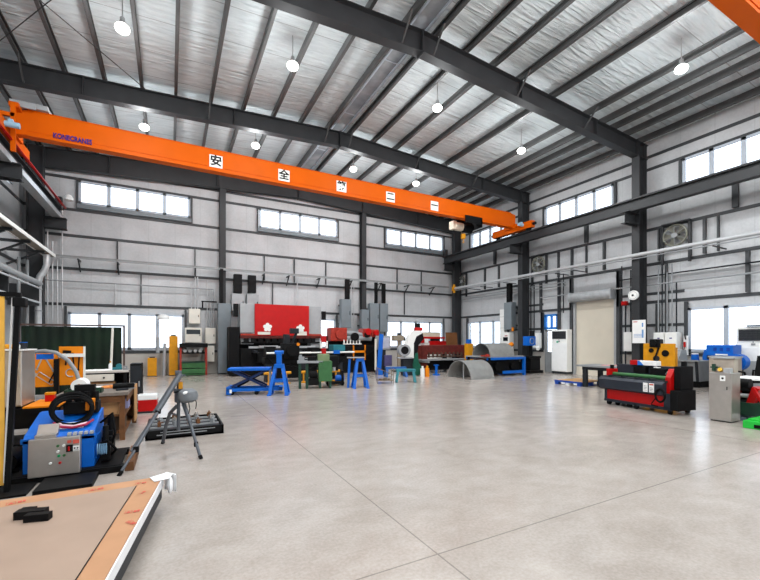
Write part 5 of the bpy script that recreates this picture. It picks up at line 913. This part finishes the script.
t = E('hand_lamp', 'black and red hand lamp hanging on the wall left of the right window', 'lamp', (15.98, 7.08, 1.35)); P(t, 'hook', BLACK, T([(0, 0, .3), (-.04, 0, .36), (-.08, -.02, .3), (-.08, -.04, .2)], .02, 8)); P(t, 'body', RED, C((-.06, 0, -.06), (-.06, 0, .12), .035, 12)); P(t, 'cord', RUB, T([(-.06, 0, -.06), (-.04, .05, -.25), (-.02, .02, -.45)], .012, 6)); P(t, 'wall_plate', PLAST, B(.0, .07, -.06, .06, -.35, .34))
# big service pipe round the hall with brackets, thin pipes, conduits
t = E('service_pipe', 'thick pale service pipe running along the right wall on brackets', 'pipe', (15.32, 5, 4.7)); P(t, 'pipe', PIPE, C((0, -13.3, 0), (0, 13.9, 0), .07, 14), smooth=True); P(t, 'lower_pipe', GREY, C((.02, -13.3, -.12), (.02, 13.9, -.12), .022, 10), smooth=True); P(t, 'valve', YEL, C((0, 14.0, -.25), (0, 14.0, .25), .07, 12), B(-.1, .1, 13.9, 14.1, -.12, .12), label='yellow valve at the end')
for y in (-12.0, -9.2, -6.3, -3.0, -.6, 1.0, 5.9, 6.8, 9.9, 11.6, 12.6): ST('trim_bracket', STEEL, bar((16.15, 5 + y, 4.53), (15.24, 5 + y, 4.53), .035))
t = E('service_pipe', 'pale cable trough running along the end wall under the girts', 'pipe', (5, 19.28, 4.8)); P(t, 'trough', mat('trough_grey', (126, 128, 128), .45, .2), B(-9.05, 10.1, -.06, .06, -.05, .05, .005)); P(t, 'cover_edge', GREY, B(-9.05, 10.1, -.075, -.06, -.06, -.03))
for x in (-8.2, -6.9, -4.0, -1.0, .2, 1.8, 3.6, 5.4, 7.2, 9.0): ST('trim_bracket', STEEL, bar((5 + x, 19.75, 4.72), (5 + x, 19.2, 4.72), .05), bar((5 + x, 19.75, 4.3), (5 + x, 19.3, 4.7), .045))
def cond(name, r, *runs, m_=GREY): ST(name, m_, *[T(p, r, 8) for p in runs], smooth=True)
cond('trim_conduit', .028, [(-4.4, 19.55, 3.88), (1.75, 19.55, 3.88)]); cond('trim_conduit', .026, [(16.0, -8, 3.95), (16.0, 9.4, 3.95)], m_=DGREY); cond('trim_conduit', .03, [(15.98, -8, 3.62), (15.98, 13.2, 3.62)]); cond('trim_conduit', .02, [(15.97, 11.8, 4.05), (15.97, 19.0, 4.05)], m_=GREY); cond('trim_conduit', .02, [(15.97, 11.8, 4.2), (15.97, 19.0, 4.2)], m_=GREY)
for y, z1 in ((7.95, 4.3), (7.82, 4.3), (7.66, 4.0), (7.5, 4.3), (7.36, 3.6)): cond('trim_conduit', .024, [(15.98, y, 1.83), (15.98, y, z1)], m_=DGREY if y in (7.82, 7.36) else GREY)
for y, z0, z1 in ((8.95, 1.85, 4.3), (9.3, .3, 4.5), (9.15, .4, 2.9), (13.6, 1.9, 4.3), (13.8, 1.9, 4.3), (14.1, .5, 4.0), (12.2, 2.8, 4.5), (11.95, 2.8, 4.6)): cond('trim_conduit', .026, [(16.0, y, z0), (16.0, y, z1)], m_=DGREY)
for x, z0, z1 in ((.85, 2.95, 4.1), (1.0, 2.95, 4.4), (1.1, 2.95, 4.4), (1.5, 2.1, 4.3), (1.62, 2.1, 3.9), (1.7, 2.1, 3.9), (1.78, 2.1, 3.9), (-4.2, 1.9, 6.4), (-4.05, 1.5, 5.4), (-3.9, 1.9, 4.7), (-3.75, 2.8, 6.9), (5.7, 3.1, 4.75), (8.7, 2.2, 4.7), (8.85, 2.2, 4.7), (-2.0, 3.0, 3.9)): cond('trim_conduit', .022, [(x, 19.55, z0), (x, 19.55, z1)], m_=GALV)
cond('trim_conduit', .03, [(1.25, 19.5, 3.3), (1.9, 19.5, 3.3)], [(1.3, 19.5, 3.3), (1.3, 19.5, 3.0)], m_=BLACK)
# left wall: cable tray with brackets, bent duct
t = E('cable_tray', 'long pale cable tray on dark brackets along the left wall', 'cable tray', (-3.88, 12.5, 4.75)); P(t, 'tray', mat('brown_tray_floor', (140, 128, 116), .6), B(-.3, .0, -8, 6.6, -.03, -.01)); P(t, 'side_rail', WHITE, B(-.01, .02, -8, 6.6, -.05, .06)); P(t, 'side_rail', WHITE, B(-.32, -.29, -8, 6.6, -.05, .06))
for y in (-6, -3, 0.1, 2.2, 3.8, 5.4): ST('trim_bracket', STEEL, B(-4.95, -3.93, 12.45 + y, 12.55 + y, 4.62, 4.7), bar((-4.95, 12.5 + y, 4.15), (-4.1, 12.5 + y, 4.62), .06))
t = E('service_pipe', 'grey service pipe with a pale lower edge on the left wall below the tray', 'pipe', (-4.06, 12.0, 3.53)); P(t, 'pipe', GREY, C((0, -10, 0), (0, 5.9, 0), .09, 14), smooth=True); P(t, 'thin_pipe', PIPE, C((.03, -10, -.18), (.03, 5.9, -.18), .03, 10), smooth=True); P(t, 'thin_pipe', PIPE, C((.0, -10, -.68), (.0, 5.9, -.68), .035, 10), smooth=True)
for y in (-8, -4, 0, 3, 6): ST('trim_bracket', STEEL, B(-4.95, -4.1, 11.97 + y, 12.03 + y, 2.75, 3.5))
t = E('vent_duct', 'grey bent ventilation duct dropping down in the left corner', 'duct', (-4.0, 18.5, 0)); P(t, 'duct', GALV, T([(0, 0, 4.68), (0, 0, 4.3), (-.06, 0, 4.1), (-.2, .0, 3.85), (-.24, 0, 3.6), (-.24, 0, 1.0), (-.24, 0, .0)], .1, 14), smooth=True); P(t, 'collar', GREY, *[C((-.24, 0, z - .02), (-.24, 0, z + .02), .115, 14) for z in (3.4, 2.6, 1.8)]); P(t, 'side_branch', GALV, T([(-.24, 0, 3.1), (-.6, 0, 3.1), (-.6, .05, 3.5)], .06, 10), smooth=True)
for x, y in ((-4.5, 18.3), (-4.6, 17.8)): cond('trim_conduit', .05, [(x, y, .5), (x, y, 4.4)], m_=GREY)
tag(P(None, 'wall_lamp', PAPER, LA([(.0, 0), (.14, .02), (.15, .1), (.08, .22), (.0, .25)], n=16), B(-.03, .03, -.25, .05, -.02, .02), smooth=True, M=Matrix.Translation((-3.5, 19.3, 7.0))), 'white lamp dome at the corner end of the left crane rail', 'lamp')
# ================================================================ LIGHT, SKY, CAMERA
W = bpy.data.worlds.new('sky'); SC.world = W; W.use_nodes = True
bg = W.node_tree.nodes['Background']; bg.inputs[0].default_value = (.88, .94, 1, 1); bg.inputs[1].default_value = SKY
def portal(name, loc, rot, sx, sy):
    l = bpy.data.lights.new(name, 'AREA'); l.shape = 'RECTANGLE'; l.size = sx; l.size_y = sy
    l.cycles.is_portal = True
    o = bpy.data.objects.new(name, l); COL.objects.link(o); o.location = loc; o.rotation_euler = tuple(R(v) for v in rot)
for h in back_holes: portal('window_portal', ((h[0] + h[1]) / 2, YB + .2, (h[2] + h[3]) / 2), (-90, 0, 0), h[1] - h[0], h[3] - h[2])
for h in front_holes: portal('window_portal', ((h[0] + h[1]) / 2, YF - .2, (h[2] + h[3]) / 2), (90, 0, 0), h[1] - h[0], h[3] - h[2])
for h in right_holes[:9]: portal('window_portal', (XR + .2, (h[0] + h[1]) / 2, (h[2] + h[3]) / 2), (90, 0, 90), h[1] - h[0], h[3] - h[2])
for h in left_holes: portal('window_portal', (XL - .2, (h[0] + h[1]) / 2, (h[2] + h[3]) / 2), (90, 0, -90), h[1] - h[0], h[3] - h[2])
portal('window_portal', (XM, (YF + YB) / 2, 9.85), (0, 0, 0), .64, YB - YF)
cam = bpy.data.cameras.new('camera'); co = bpy.data.objects.new('camera', cam); COL.objects.link(co)
co.location = (0, 0, EYE); co.rotation_euler = (R(90), 0, -TH)
cam.sensor_fit = 'HORIZONTAL'; cam.sensor_width = 36; cam.lens = FPX / 760 * 36; cam.shift_y = (YH - 290) / 760
cam.clip_start = .05; cam.clip_end = 200
SC.camera = co
vs = SC.view_settings; vs.view_transform = 'Standard'; vs.look = 'None'; vs.gamma = 1; vs.use_curve_mapping = False; vs.exposure = EXPO
cy = SC.cycles
cy.use_denoising = True; cy.max_bounces = 8; cy.diffuse_bounces = 5; cy.glossy_bounces = 4; cy.transparent_max_bounces = 8; cy.sample_clamp_indirect = 4; cy.sample_clamp_direct = 14
